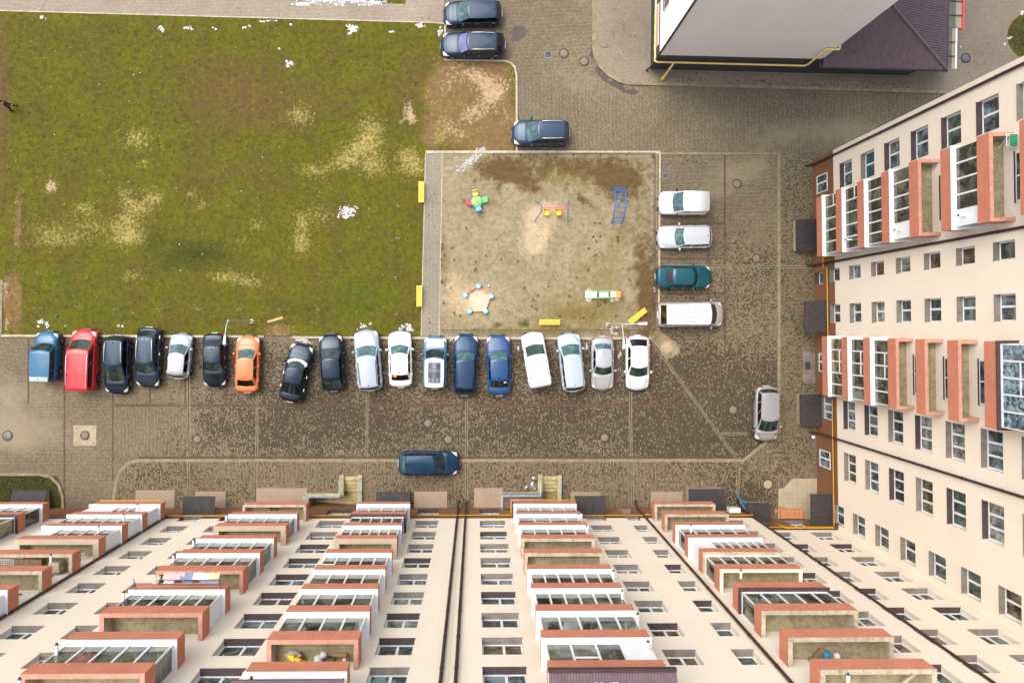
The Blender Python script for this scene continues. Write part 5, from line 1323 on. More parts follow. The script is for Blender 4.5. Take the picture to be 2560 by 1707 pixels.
C('white saloon with a yellow sticker in its rear window', 'car', (999,827), (1002,969), WHT, 'sedan', 1.78, (.22,.40,.763,.893), .96, 1.46, gl=M_cglassl, gs=M_cglassd, extra=sticker(M_yst, .42, .78, .62, .88))
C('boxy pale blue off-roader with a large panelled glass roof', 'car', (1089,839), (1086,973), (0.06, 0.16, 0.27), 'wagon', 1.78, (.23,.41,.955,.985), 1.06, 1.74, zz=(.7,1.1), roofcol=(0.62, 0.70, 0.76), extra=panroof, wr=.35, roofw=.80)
C('navy estate car between the glass-roofed off-roader and the blue saloon', 'car', (1166,834), (1161,989), (0.009, 0.030, 0.078), 'wagon', 1.80, (.275,.41,.875,.98), .98, 1.52, gl=M_cglassl, rails=M_trim)
C('royal blue saloon with a white note in its rear window', 'car', (1245,836), (1249,989), (0.005, 0.052, 0.16), 'sedan', 1.80, (.26,.40,.74,.89), .97, 1.45, gl=M_cglassl, extra=sticker(M_wst, -.80, -.5, .62, .78))
C('white van parked at an angle beside the blue saloon', 'van', (1328,830), (1354,969), WHT, 'van2', 1.76, (.20,.42,.965,.985), 1.06, 1.78, zz=(.7,1.4), extra=racks, tint=False)
C('silver people carrier parked at an angle beside the white van', 'car', (1420,832), (1437,980), (0.38, 0.46, 0.52), 'mpv', 1.78, (.163,.376,.915,.985), 1.0, 1.58, zz=(.65,1), gl=M_cglassl, metal=.15)
C('older silver saloon with its bonnet towards the lane', 'car', (1506,976), (1507,841), SILV, 'sedan', 1.70, (.266,.44,.766,.89), .93, 1.38, gr=M_cglassl, metal=.2)
C('white fastback at the right end of the long row', 'car', (1593,976), (1595,838), WHT, 'sedan', 1.80, (.227,.43,.80,.955), .97, 1.46)
# side lot
C('white panel van with blank sides, nearest the top of the side lot', 'van', (1646,508), (1776,504), WHT, 'panel', 1.78, (.24,.45,.975,.99), 1.08, 1.82, zz=(.7,1.6), gl=M_cglassl, tint=False, antenna=False)
C('silver estate car between the white panel van and the teal saloon', 'car', (1643,594), (1782,591), (0.42, 0.455, 0.49), 'wagon', 1.74, (.273,.45,.91,.985), .96, 1.44, gl=M_cglassl, metal=.1)
C('teal saloon with its bonnet facing the apartment block', 'car', (1780,693), (1640,692), (0.003, 0.062, 0.078), 'sedan', 1.74, (.253,.36,.72,.85), .95, 1.40)
C('silver minibus with a ribbed white roof', 'minibus', (1810,785), (1647,787), (0.36, 0.34, 0.32), 'van3', 1.88, (.10,.25,.91,.975), 1.12, 1.90, zz=(.8,1.2), roofcol=(0.60, 0.61, 0.62), extra=roofribs, wr=.33, roofw=.82, metal=.2)
# top bays
C('dark blue-grey estate car cut by the top edge of the photo', 'car', (1108,36), (1255,30), (0.012, 0.020, 0.036), 'wagon', 1.80, (.22,.42,.91,.985), .97, 1.48, gl=M_cglassl)
C('black estate car with bright rails and a violet sheen on its windscreen', 'car', (1101,113), (1263,111), NAVYBLK, 'wagon', 1.84, (.265,.415,.877,.985), .98, 1.50, gl=M_cglassv, rails=M_chrome)
C('dark blue sport utility car with white roof rails alone at the bend of the kerb', 'car', (1279,333), (1425,330), (0.022, 0.036, 0.062), 'wagon', 1.88, (.227,.437,.91,.98), 1.03, 1.66, zz=(.7,1), rails=M_chrome, gl=M_cglassl, wr=.35)
C('silver estate car parked alone along the right-hand kerb', 'car', (1914,1103), (1919,965), (0.30, 0.30, 0.31), 'wagon', 1.80, (.158,.405,.89,.965), 1.0, 1.56, gr=M_cglass, metal=.3)
C('dark blue estate car parked alone across the bottom kerb', 'car', (1149,1157), (995,1158), (0.004, 0.026, 0.058), 'wagon', 1.82, (.21,.394,.86,.98), .98, 1.54, gl=M_cglass, gr=M_cglassl)

# snow lying on the windscreen of the askew saloon
cr = CARS[7]; L = (g(758,858,.65).xy-g(722,1005,.9).xy).length
mb = MB(); rr = random.Random(5)
for _ in range(150):
    v = rr.uniform(-1, 1); xx = L/2-L*.262-.24*v*v+rr.uniform(-.20, -.03); yy = v*.70
    p = cr.matrix_basis @ Vector((xx, yy, .97+max(0, (L/2-L*.25-xx-.1))*.45)); rad = rr.uniform(.05, .10)
    n = 7; vs = [(p.x+rad*math.cos(q*.898)*rr.uniform(.8, 1.2), p.y+rad*math.sin(q*.898)*rr.uniform(.8, 1.2), p.z-.03) for q in range(7)]+[(p.x, p.y, p.z+rad*.55)]
    mb.add(vs, [(j, (j+1) % 7, 7) for j in range(7)], 0, True)
tag(mb.build('snow', M_snow, normals=True), 'strip of snow lying along the windscreen of the askew black saloon', 'snow', kind='stuff')
# ================================================================== playground, lamps, people, odds and ends
M_yel = plain('yellow_bench_paint', (0.80, 0.56, 0.045), 0.5, 0.07, 4)
M_green = plain('green_play_paint', (0.10, 0.55, 0.13), 0.4, 0.06, 4); M_greenl = plain('light_green_disc', (0.20, 0.62, 0.22), 0.4, 0.06, 4)
M_bluep = plain('blue_play_paint', (0.015, 0.13, 0.45), 0.4, 0.06, 4); M_bluel = plain('light_blue_paint', (0.11, 0.42, 0.72), 0.4, 0.08, 5)
M_redpl = plain('red_play_paint', (0.70, 0.035, 0.06), 0.4, 0.06, 4); M_orange = plain('orange_play_paint', (0.80, 0.34, 0.03), 0.4, 0.06, 4)
M_yelp = plain('yellow_play_paint', (0.82, 0.62, 0.05), 0.4, 0.06, 4); M_pinkb = plain('pink_red_bar', (0.62, 0.10, 0.13), 0.4, 0.06, 4)
M_steel = plain('galvanised_steel', (0.42, 0.47, 0.48), 0.4, 0.12, 3, metal=0.3); M_lampw = plain('lamp_housing', (0.66, 0.68, 0.68), 0.35, 0.05, 3)
M_slidew = plain('slide_sheet', (0.72, 0.72, 0.66), 0.35, 0.05, 3); M_slideg = plain('slide_worn_sheet', (0.42, 0.42, 0.38), 0.4, 0.1, 5)
M_fence = plain('fence_brown_metal', (0.065, 0.045, 0.032), 0.6, 0.15, 3)
M_wood = plain('raw_timber', (0.50, 0.33, 0.17), 0.8, 0.15, 4)
M_foot = plain('footing_concrete', (0.50, 0.45, 0.33), 0.9, 0.12, 4, bmp=0.2)

def bench(px, py, ang, label):
    p = g(px, py, .45); t = thing('park_bench', label, 'bench', (p.x, p.y, Z_PLAY), R(ang), 'yellow benches around the playground')
    mb = MB()
    for k in range(3): mb.box(-.80, .80, -.195+k*.145, -.095+k*.145, .40, .445)
    mb.build('seat', M_yel, t)
    for x in (-.6, .6):
        mb = MB(); mb.box(x-.03, x+.03, -.17, .17, .33, .398); mb.box(x-.03, x+.03, -.16, -.10, 0, .33); mb.box(x-.03, x+.03, .10, .16, 0, .33); mb.build('leg', M_fence, t)
bench(1053, 480, 90, 'yellow slatted bench on the lawn at the upper end of the paved path')
bench(1048, 740, 90, 'yellow slatted bench on the lawn at the lower end of the paved path')
bench(1374, 805, 0, 'yellow slatted bench set straight along the lower edge of the playground')
bench(1594, 790, 39, 'yellow slatted bench standing askew in the playground corner by the lamp')

# merry-go-round
p = g(1192, 503, .5); t = thing('merry_go_round', 'small merry-go-round with a green disc and four coloured seats', 'merry-go-round', (p.x, p.y, Z_PLAY), R(12))
mb = MB(); mb.lathe([(.02,.24),(.44,.24),(.45,.27),(.44,.30),(.02,.31)], 32); mb.build('platform', M_greenl, t)
mb = MB(); mb.cyl(0,0,.0,.24,.09,14); mb.cyl(0,0,.31,.74,.035,12); mb.build('hub', M_orange, t)
mb = MB(); mb.tube([(.29*math.cos(R(a)), .29*math.sin(R(a)), .74) for a in range(0, 361, 15)], .016, 8)
for a in (0, 90, 180, 270): mb.tube([(0,0,.74),(.29*math.cos(R(a)), .29*math.sin(R(a)), .74)], .011, 6)
mb.build('handwheel', M_orange, t)
for a, ms, mk in ((90, M_yelp, M_yel), (180, M_redpl, M_redpl), (270, M_bluel, M_bluep), (0, M_green, M_green)):
    Mx = Matrix.Rotation(R(a-90), 4, 'Z')
    mb = MB(); mb.box(-.20,.20,.44,.76,.36,.40,0,Mx); s_ = mb.build('seat', ms, t)
    mb = MB(); mb.box(-.22,.22,.78,.82,.40,.72,0,Mx); mb.build('backrest', mk, s_)
    mb = MB()
    for x in (-.22,.22): mb.tube([Mx @ Vector(v) for v in ((x,.2,.27),(x,.44,.33),(x,.80,.36),(x,.83,.66))], .018, 6)
    mb.build('seat_frame', M_bluep, s_)

# double swing
p = g(1386, 530, 0); t = thing('swing', 'blue framed double swing with a red crossbar and two yellow seats', 'swing', (p.x, p.y, Z_PLAY))
def lp(px, py, z): q = g(px, py, z); return (q.x-p.x, q.y-p.y, z-Z_PLAY)
TL, TRr = lp(1354, 520, 1.95), lp(1420, 520, 1.95)
mb = MB(); mb.tube([(TL[0]-.08, TL[1], TL[2]), (TRr[0]+.08, TRr[1], TRr[2])], .035, 10); mb.build('crossbar', M_pinkb, t)
for top, feet in ((TL, ((1339,503),(1336,555))), (TRr, ((1422,503),(1420,556)))):
    a, b = lp(*feet[0], .07), lp(*feet[1], .07); T_ = Vector(top)
    mb = MB(); mb.tube([a, (T_.x*.85+a[0]*.15, T_.y+.30, 1.5), (T_.x, T_.y+.10, 1.86), (T_.x, T_.y-.10, 1.86), (T_.x*.85+b[0]*.15, T_.y-.30, 1.5), b], .035, 10); mb.build('frame', M_bluep, t)
for px in (1366, 1395):
    c = lp(px, 531, .5); mb = MB(); mb.box(c[0]-.21, c[0]+.21, c[1]-.22, c[1]+.20, .42, .47); mb.box(c[0]-.19, c[0]+.19, c[1]-.12, c[1]+.14, .47, .49)
    s_ = mb.build('seat', M_yelp, t); mb = MB(); mb.box(c[0]-.22, c[0]+.22, c[1]+.19, c[1]+.23, .47, .72); mb.box(c[0]-.235, c[0]-.212, c[1]-.2, c[1]+.2, .43, .60); mb.box(c[0]+.212, c[0]+.235, c[1]-.2, c[1]+.2, .43, .60); mb.build('backrest', M_orange, s_)
    mb = MB()
    for x in (-.19, .19): mb.tube([(c[0]+x, c[1]+.21, .70), (c[0]+x*.9, TL[1], TL[2])], .012, 6); mb.tube([(c[0]+x, c[1]-.20, .47), (c[0]+x*.9, TL[1], TL[2])], .009, 6)
    mb.build('hanger', M_steel, s_)

# arched climbing ladder
p = g(1541, 516, 0); t = thing('climbing_arch', 'blue arched climbing ladder on the sandy playground', 'climbing frame', (p.x, p.y, Z_PLAY), R(-2))
n = 13; arc = [(1.36*math.cos(math.pi*i/24), 1.55*math.sin(math.pi*i/24)**.85) for i in range(25)]
for x in (-.40, .40):
    mb = MB(); mb.tube([(x, y, z) for y, z in arc], .042, 8); mb.build('rail', M_bluep, t)
mb = MB()
for i in range(n):
    y, z = arc[int(round(1+i*22/(n-1)))]; mb.tube([(-.40, y, z), (.40, y, z)], .032, 8)
mb.build('rung', M_bluep, t).name = 'rungs'

# pentagon sand pit
vs = [(1196,716),(1228,741),(1214,778),(1174,778),(1163,738)]; pw = [g(a, b, .3) for a, b in vs]
c = sum((q.xy for q in pw), Vector((0,0)))/5; t = thing('sandpit', 'pentagonal sandpit with coloured boards and five round blue corner seats', 'sandpit', (c.x, c.y, Z_PLAY))
for i, (q, m_) in enumerate(zip(pw, (M_orange, M_redpl, M_orange, M_yelp, M_redpl))):
    q2 = pw[(i+1) % 5]; mb = MB(); ribbon(mb, [(q.x-c.x, q.y-c.y), (q2.x-c.x, q2.y-c.y)], .04, 0, .22); mb.build('board', m_, t, normals=True)
mb = MB(); mb.prism([((q.x-c.x)*.97, (q.y-c.y)*.97) for q in pw], -.05, .045); mb.build('sand', plain('pale_pit_sand', (0.50, 0.44, 0.33), 0.95, 0.12, 3, bmp=0.4, dirt=((0.28, 0.22, 0.14), 0.4)), t)
for q in pw:
    mb = MB(); x, y = q.x-c.x, q.y-c.y
    mb.cyl(x, y, 0, .28, .14, 16); s_ = mb.build('seat', M_bluel, t)
    mb = MB(); mb.lathe([(.21,.28),(.215,.31),(.19,.335),(.02,.345)], 20, 0, Matrix.Translation((x, y, 0)))
    for a in (30, 150, 270): mb.box(-.05,.05,.03,.12,.344,.350,1,Matrix.Translation((x, y, 0)) @ Matrix.Rotation(R(a), 4, 'Z'))
    mb.build('seat_top', [M_bluel, M_slidew], s_)
p = g(1222, 714, .1); mb = MB(); mb.lathe([(.005,0),(.07,.03),(.09,.09),(.07,.15),(.005,.18)], 14); o = mb.build('ball', M_slidew); o.location = (p.x, p.y, Z_PLAY); tag(o, 'small white ball on the sand beside the pentagonal sandpit', 'ball')
p = g(142, 790, .1); mb = MB(); mb.lathe([(.005,0),(.07,.02),(.10,.09),(.07,.16),(.005,.18)], 14); o = mb.build('ball', M_bluep); o.location = (p.x, p.y, Z_LAWN); tag(o, 'small blue ball on the grass above the blue van', 'ball')

# slide
p = g(1503, 737, 0); t = thing('slide', 'small slide with a pale chute, green side rails and a yellow platform', 'slide', (p.x, p.y, Z_PLAY))
x0, xm, xp, x1 = -1.26, .62, .92, 1.22; w_ = .235; hz = 1.15
pts = [(-1.26,.16),(-1.0,.16),(-.75,.24),(.55,1.02),(.72,1.10),(.90,hz)]
def chute(a, b, mt, nm):
    mb = MB(); seg = []
    for i in range(len(pts)-1):
        (xa, za), (xb, zb) = pts[i], pts[i+1]
        for u in range(8):
            x = xa+(xb-xa)*u/8
            if a <= x <= b: seg.append((x, za+(zb-za)*u/8))
    mb.grid([[(x, -w_, z), (x, w_, z)] for x, z in seg], 0, False); mb.grid([[(x, -w_, z-.03), (x, w_, z-.03)] for x, z in seg], 0, False, True); return mb.build(nm, mt, t)
chute(-1.26, -.38, M_slidew, 'chute'); chute(-.42, .54, M_slideg, 'chute'); chute(.49, .9, M_slidew, 'chute')
for y in (-w_-.03, w_+.03):
    mb = MB(); mb.tube([(-1.34, y, .30)]+[(x, y, z+.16) for x, z in pts[1:4]]+[(.6, y, 1.22)], .03, 8); mb.build('side_rail', M_green, t)
    mb = MB(); mb.tube([(.6, y, 1.22), (.72, y, 1.5), (1.25, y, 1.62), (1.30, y, 1.2), (1.36, y, 0)], .025, 8); mb.build('handrail', M_redpl, t)
    mb = MB(); mb.tube([(.95, y, 0), (.95, y, hz-.01)], .028, 8); mb.tube([(-.9, y, 0), (-.9, y, .2)], .028, 8); mb.build('post', M_green, t)
mb = MB(); mb.box(.902, 1.24, -w_, w_, hz-.03, hz+.005); mb.build('platform', M_orange, t)
mb = MB()
for k in range(4): mb.box(1.27+k*.02, 1.33+k*.02, -w_, w_, hz-.3-k*.25, hz-.26-k*.25)
mb.build('ladder_steps', M_yelp, t)
for px, py, r_ in ((1472,730,.26),(1472,747,.26),(1537,732,.24),(1541,741,.36),(1530,751,.16)):
    pass
for px, py, r_ in ((1472,730,.24),(1472,747,.24),(1537,732,.22),(1541,742,.34),(1530,751,.15)):
    q = g(px, py, Z_PLAY); mb = MB(); mb.cyl(q.x-p.x, q.y-p.y, -.02, .02+.004*(r_*10 % 1), r_, 16); mb.build('footing', M_foot, t)

# low railings around the playground
def fence(pts, label, posts, h=.85, gap=None):
    W_ = [g(*q, .45) for q in pts]; t = thing('railing', label, 'railing', (W_[0].x, W_[0].y, Z_PLAY), 0, 'low railings around the playground'); o = W_[0]
    P_ = [q-o for q in W_]
    mb = MB()
    for z in (h, h*.45):
        mb.tube([(q.x, q.y, z) for q in P_], .022, 6)
    mb.build('rail', M_fence, t)
    tot = [(P_[i+1]-P_[i]).length for i in range(len(P_)-1)]
    for i in range(len(P_)-1):
        for k in range(posts[i]+1):
            q = P_[i].lerp(P_[i+1], k/posts[i]); mb = MB(); mb.tube([(q.x, q.y, 0), (q.x, q.y, h+.05)], .030, 6); mb.build('post', M_fence, t)
fence([(1234,387),(1634,386)], 'thin brown railing along the upper edge of the playground', [6])
fence([(1635,392),(1635,822)], 'thin brown railing along the right edge of the playground beside the parked cars', [7])
fence([(1104,825),(1632,825)], 'thin brown railing along the lower edge of the playground above the long row of cars', [8])

# street lamps
def lamp(base, arms, hgt, label):
    p = g(*base, 0); t = thing('street_lamp', label, 'street lamp', (p.x, p.y, Z_LAWN), 0, 'street lamps along the kerb')
    mb = MB(); mb.tube([(0,0,0),(0,0,.9),(0,0,hgt)], [.085,.075,.05], 10); mb.cyl(0,0,0,.05,.16,12); mb.build('pole', M_steel, t)
    for ax, ay in arms:
        q = g(ax, ay, hgt+.25)-p; L_ = Vector((q.x, q.y, 0)); d = L_.normalized(); mb = MB()
        mb.tube([(0,0,hgt-.1), (d.x*.12, d.y*.12, hgt+.12), (d.x*.45, d.y*.45, hgt+.26), (L_.x*.9, L_.y*.9, hgt+.32)], .032, 8); a_ = mb.build('arm', M_steel, t)
        Mx = Matrix.Translation((L_.x, L_.y, hgt+.32)) @ Matrix.Rotation(math.atan2(d.y, d.x), 4, 'Z')
        mb = MB(); mb.add([Mx @ Vector(v) for v in ((-.36,-.07,-.03),(.30,-.12,-.04),(.30,.12,-.04),(-.36,.07,-.03),(-.36,-.05,.05),(.24,-.09,.06),(.24,.09,.06),(-.36,.05,.05))], [(0,3,2,1),(4,5,6,7),(0,1,5,4),(1,2,6,5),(2,3,7,6),(3,0,4,7)]); mb.build('lamp_head', M_lampw, a_)
lamp((630,803), [(563,851)], 5.4, 'grey street lamp with one arm reaching over the boxy black saloon')
lamp((1519,811), [(1607,809),(1559,862)], 5.5, 'grey street lamp with two arms beside the askew yellow bench')

# plank on the lawn
p = g(689, 799, 0); mb = MB(); mb.box(-.60,.60,-.085,.085,0,.05); mb.box(-.60,.60,-.02,.02,.05,.054); o = mb.build('plank', M_wood); o.location = (p.x, p.y, Z_LAWN); o.rotation_euler.z = R(17); tag(o, 'bare timber plank lying on the lawn by the muddy mound', 'plank')

# ---------------------------------------------------------------- things on and under the balconies
M_pink = plain('pink_cloth', (0.62, 0.36, 0.36), 0.9, 0.08, 8); M_bluec = plain('blue_grey_cloth', (0.16, 0.22, 0.32), 0.9, 0.2, 14); M_whc = plain('white_cloth', (0.74, 0.76, 0.84), 0.9, 0.06, 8)
M_beig = plain('peach_cloth', (0.62, 0.43, 0.27), 0.9, 0.1, 10); M_plumc = plain('plum_cloth', (0.09, 0.015, 0.045), 0.9, 0.2, 8); M_mint = plain('mint_cloth', (0.25, 0.62, 0.38), 0.9, 0.1, 8); M_blk = plain('black_cloth', (0.015, 0.012, 0.014), 0.9, 0.1)
M_maroon = plain('maroon_cloth', (0.20, 0.02, 0.04), 0.9, 0.15, 8); M_plaid = plain('blue_white_cloth', (0.22, 0.32, 0.55), 0.9, 0.5, 26)
def r1(x, y): return x*.29787, 1240+y*.29787
zl = 21.55
a, b = g(*r1(1125, 735), zl), g(*r1(1838, 735), zl)
t = thing('clothes_airer', 'outdoor clothes line on dark brackets fixed to a balcony front', 'clothes line', (0,0,0))
mb = MB()
for q in (a, b): mb.tube([(q.x, q.y-.35, zl-.25), (q.x, q.y+.25, zl+.05)], .02, 6)
mb.build('bracket', M_pipe, t); mb = MB()
for dy in (-.18, .02, .22): mb.tube([(a.x, a.y+dy, zl-.08+dy*.4), (b.x, a.y+dy, zl-.08+dy*.4)], .006, 4)
mb.build('line', M_steel, t)
def cloth(x0, x1, dy, drop, m_, label, nm='towel', wob=.05, out=.0):
    rr = random.Random(int(x0*7)); X0, X1 = g(*r1(x0, 700), zl).x, g(*r1(x1, 700), zl).x; z0 = zl-.08+dy*.4; mb = MB(); rws = []
    for u in range(9):
        x = X0+(X1-X0)*u/8; r_ = []
        for v in range(-5, 6):
            f = abs(v)/5; r_.append((x+rr.uniform(-.01,.01), a.y+dy+(.03+out)*v/5*3*(1 if v > 0 else .5)+wob*math.sin(u*1.3+v)*f*.5, z0+.012-drop*f*(1 if v > 0 else .8)+wob*.3*math.sin(u*2)*f))
        rws.append(r_)
    mb.grid(rws, 0, True); return tag(mb.build(nm, m_), label, 'laundry', 'laundry on the balcony line')
cloth(1365, 1540, .22, .22, M_pink, 'large pink towel on the balcony clothes line', 'towel', .05, .05)
cloth(1508, 1612, .225, .22, M_bluec, 'blue-grey top hanging right of the pink towel', 'shirt', .04, .05)
cloth(1580, 1672, .22, .26, M_whc, 'white cloth nearest the blue-grey top on the balcony line', 'towel', .04, .045)
cloth(1668, 1748, .22, .24, M_whc, 'white cloth hanging beside the peach towel', 'towel', .04, .04)
cloth(1745, 1836, .22, .28, M_beig, 'peach towel at the right end of the clothes line', 'towel', .04, .045)
cloth(1362, 1445, -.0, .30, M_whc, 'pale cloth on the inner line under the pink towel', 'towel', .03)
cloth(1450, 1520, -.0, .34, M_plumc, 'dark plum garment on the inner clothes line', 'shirt', .03)
cloth(1530, 1596, -.0, .30, M_bluec, 'blue garment on the inner line beside the plum one', 'shirt', .03)
cloth(1602, 1660, -.0, .32, M_maroon, 'maroon garment on the inner clothes line', 'shirt', .03)
cloth(1668, 1735, -.0, .32, M_plaid, 'chequered blue shirt on the inner clothes line', 'shirt', .03)
cloth(1740, 1824, -.0, .28, M_plaid, 'pale blue cloth at the right end of the inner line', 'towel', .03)
cloth(1312, 1358, -.05, .30, M_blk, 'black garment at the left end of the inner line', 'shirt', .03)
cloth(1305, 1340, .22, .18, M_mint, 'mint green cloth next to the pink towel', 'towel', .03)

def at(px, py, z): q = g(px, py, z); return (q.x, q.y, z)
zc = 3.42+2.835*8+.142
M_card = plain('cardboard', (0.30, 0.20, 0.085), 0.9, 0.12, 5); M_bag = plain('white_bag', (0.62, 0.64, 0.62), 0.5, 0.12, 9); M_sack = plain('yellow_sack', (0.72, 0.50, 0.012), 0.6, 0.12, 9); M_bucket = plain('dark_red_bucket', (0.25, 0.012, 0.02), 0.4, 0.1)
mb = MB()
for s_ in ((-.28,.28,-.22,-.20),(-.28,.28,.20,.22)): mb.box(*s_, .0, .34)
mb.box(-.28,-.26,-.20,.20,0,.34); mb.box(.26,.28,-.20,.20,0,.34); mb.box(-.26,.26,-.20,.20,0,.02)
mb.add([(-.28,.22,.34),(.28,.22,.34),(.30,.36,.40),(-.26,.36,.40)], [(0,1,2,3)]); o = mb.build('cardboard_box', M_card); o.location = at(852, 1643, zc); tag(o, 'open cardboard box on the cluttered top balcony', 'box')
mb = MB(); mb.tube([(-.35,.15,.10),(-.15,.08,.15),(.1,-.05,.16),(.38,-.16,.08)], [.09,.14,.14,.05], 10); o = mb.build('sack', M_sack); o.location = at(742, 1643, zc); tag(o, 'long yellow sack lying on the cluttered top balcony', 'sack')
mb = MB(); mb.lathe([(.01,0),(.13,0),(.17,.30),(.16,.30),(.12,.03),(.01,.03)], 16); o = mb.build('bucket', M_bucket); o.location = at(749, 1637, zc); tag(o, 'dark red bucket beside the yellow sack', 'bucket')
mb = MB(); mb.lathe([(.01,0),(.20,0),(.28,.14),(.30,.14),(.30,.15),(.26,.15),(.18,.02),(.01,.02)], 18, 0, Matrix.Rotation(R(50), 4, 'X') @ Matrix.Diagonal((1.2,.7,1,1))); o = mb.build('basin', M_bag); o.location = at(735, 1628, zc+.2); tag(o, 'white wash basin propped on the cluttered top balcony', 'basin')
def bag(px, py, z, r_, m_, label, nm='bag'):
    rr = random.Random(int(px)); mb = MB(); mb.lathe([(.01,0),(r_*.9,.01),(r_,r_*.5),(r_*.7,r_*1.1),(r_*.25,r_*1.5),(.01,r_*1.55)], 12)
    mb.v = [(x*rr.uniform(.8,1.15), y*rr.uniform(.8,1.15), z_) for x, y, z_ in mb.v]; o = mb.build(nm, m_); o.location = at(px, py, z); return tag(o, label, 'bag')
bag(797, 1645, zc, .20, M_bag, 'white plastic bag left of the coiled hose'); bag(810, 1634, zc, .15, M_bag, 'small white bag against the balcony front above the hose')
bag(864, 1647, zc+.02, .13, M_bag, 'white bag poking out of the cardboard box')
mb = MB(); mb.tube([(.17*math.cos(i*.35)*(1+.1*math.sin(i)), .17*math.sin(i*.35), .03+.004*i) for i in range(54)], .018, 6); o = mb.build('hose', M_trim); o.location = at(824, 1648, zc); tag(o, 'black coiled hose on the cluttered top balcony', 'hose')
bag(2063, 1632, zc, .20, plain('blue_bag', (0.02, 0.22, 0.42), 0.5, 0.15, 8), 'bright blue bag on a grey concrete balcony at lower right'); bag(2052, 1624, zc, .13, plain('orange_bag', (0.50, 0.12, 0.05), 0.6, 0.15, 8), 'small orange-red bag beside the blue bag'); bag(2090, 1637, zc, .16, M_bag, 'pale bag right of the blue bag')
mb = MB(); mb.tube([(-.25,-.25,.12),(.25,.30,.14)], .13, 14); o = mb.build('carpet_roll', plain('brown_carpet', (0.16, 0.11, 0.06), 0.95, 0.15, 8)); o.location = at(2035, 1640, zc); tag(o, 'rolled brown carpet left of the blue bag', 'carpet')
mb = MB(); mb.box(-.9,.9,-.06,.06,0,.04); o = mb.build('plank', M_rimconc); o.matrix_world = Matrix.Translation(Vector(at(2275, 1692, zc+2.835+.45))) @ Matrix.Rotation(R(24), 4, 'Z') @ Matrix.Rotation(R(18), 4, 'Y'); tag(o, 'weathered plank propped across the lowest concrete balcony in view', 'plank')
z4 = 3.42+2.835*4+.142
mb = MB(); mb.box(-.55,.55,-.3,.3,0,.42); mb.box(-.56,.56,-.31,.31,.42,.45,1); o = mb.build('cabinet', [plain('old_cabinet', (0.16, 0.10, 0.05), 0.8, 0.3, 5), plain('faded_rug', (0.22, 0.13, 0.08), 0.9, 0.5, 9)]); o.location = at(90, 1405, z4); tag(o, 'low brown cabinet on the cluttered grey balcony at far left', 'cabinet')
mb = MB(); mb.box(-.3,.3,-.28,.28,0,.65); mb.box(-.05,.22,-.285,-.28,.2,.6,1); o = mb.build('washing_machine', [M_rimconc, M_black]); o.location = at(150, 1410, z4); tag(o, 'grey old appliance in the corner of the cluttered far-left balcony', 'appliance')
mb = MB(); mb.tube([(-.5,-.3,.7),(.5,-.3,.7),(.5,.3,.7),(-.5,.3,.7),(-.5,-.3,.7)], .014, 6)
for k in range(9): x = -.5+k/8; mb.tube([(x,-.3,.7),(x,.3,.7)], .007, 4)
for k in range(6): y = -.3+k*.12; mb.tube([(-.5,y,.7),(.5,y,.7)], .007, 4)
for x in (-.4,.4): mb.tube([(x,-.25,0),(x,.25,.7)], .012, 6)
airer = mb.mesh('drying_rack', M_white)
for (px, py, z, lb) in ((30, 1402, z4, 'white wire rack on the cluttered far-left balcony'), (205, 1386, 3.42+2.835*3+.142, 'white drying rack on the beige-rimmed balcony at far left'), (2516, 360, 3.38+2.89*6+.5, 'white drying rack with green washing on the right-hand open balcony')):
    o = link('drying_rack', airer, None, at(px, py, z)); tag(o, lb, 'drying rack')
mb = MB(); mb.box(-.35,.0,-.28,.28,.715,.75); o = mb.build('towel', plain('dark_green_cloth', (0.02, 0.22, 0.11), 0.9, 0.4, 12)); o.location = at(2516, 360, 3.38+2.89*6+.5); tag(o, 'green cloth on the white drying rack at upper right', 'laundry')
z0 = 3.42+.142
bag(690, 1267, z0, .22, plain('green_bag', (0.03, 0.20, 0.06), 0.6, 0.2, 8), 'green bundle on the lowest concrete balcony left of the cellar stair'); bag(680, 1268, z0, .17, plain('navy_bag', (0.02, 0.05, 0.16), 0.6, 0.2, 8), 'navy bag beside the green bundle')
mb = MB(); mb.box(-.42,.42,-.17,.17,0,.6); mb.cyl(.1,0,.0,.0,.1,8)
for k in range(5): mb.box(-.40,.40,.171,.176,.08+k*.1,.11+k*.1,1)
o = mb.build('air_conditioner', [M_panel, M_sillg], None); q = at(1841, 1279, 2.0); o.location = (19.25, -13.89+.28, 1.75); tag(o, 'white outdoor air conditioner unit on the wall above a dark cellar cover', 'air conditioner')
mb = MB(); mb.tube([(0,0,.1),(.02,-.35,1.0),(.1,-.7,1.5)], .055, 8); mb.tube([(.25,-.25,.05),(.32,-.45,1.0)], .045, 8, 0); o = mb.build('water_pipe', plain('blue_pipe_paint', (0.03, 0.20, 0.40), 0.4, 0.1)); q = g(1842, 1237, .1); o.location = (q.x, q.y, Z_WALK); tag(o, 'leaning blue pipe at the end of the drain channel in the corner', 'pipe')
p = g(2033, 1092, .1); mb = MB(); mb.box(-.11,.11,-.10,.10,0,.01); o = mb.build('paper_sheet', M_whc); o.location = (p.x, p.y, Z_WALK+.004); o.rotation_euler.z = R(8); tag(o, 'white sheet of litter on the paving below the right-hand drainpipe', 'litter')

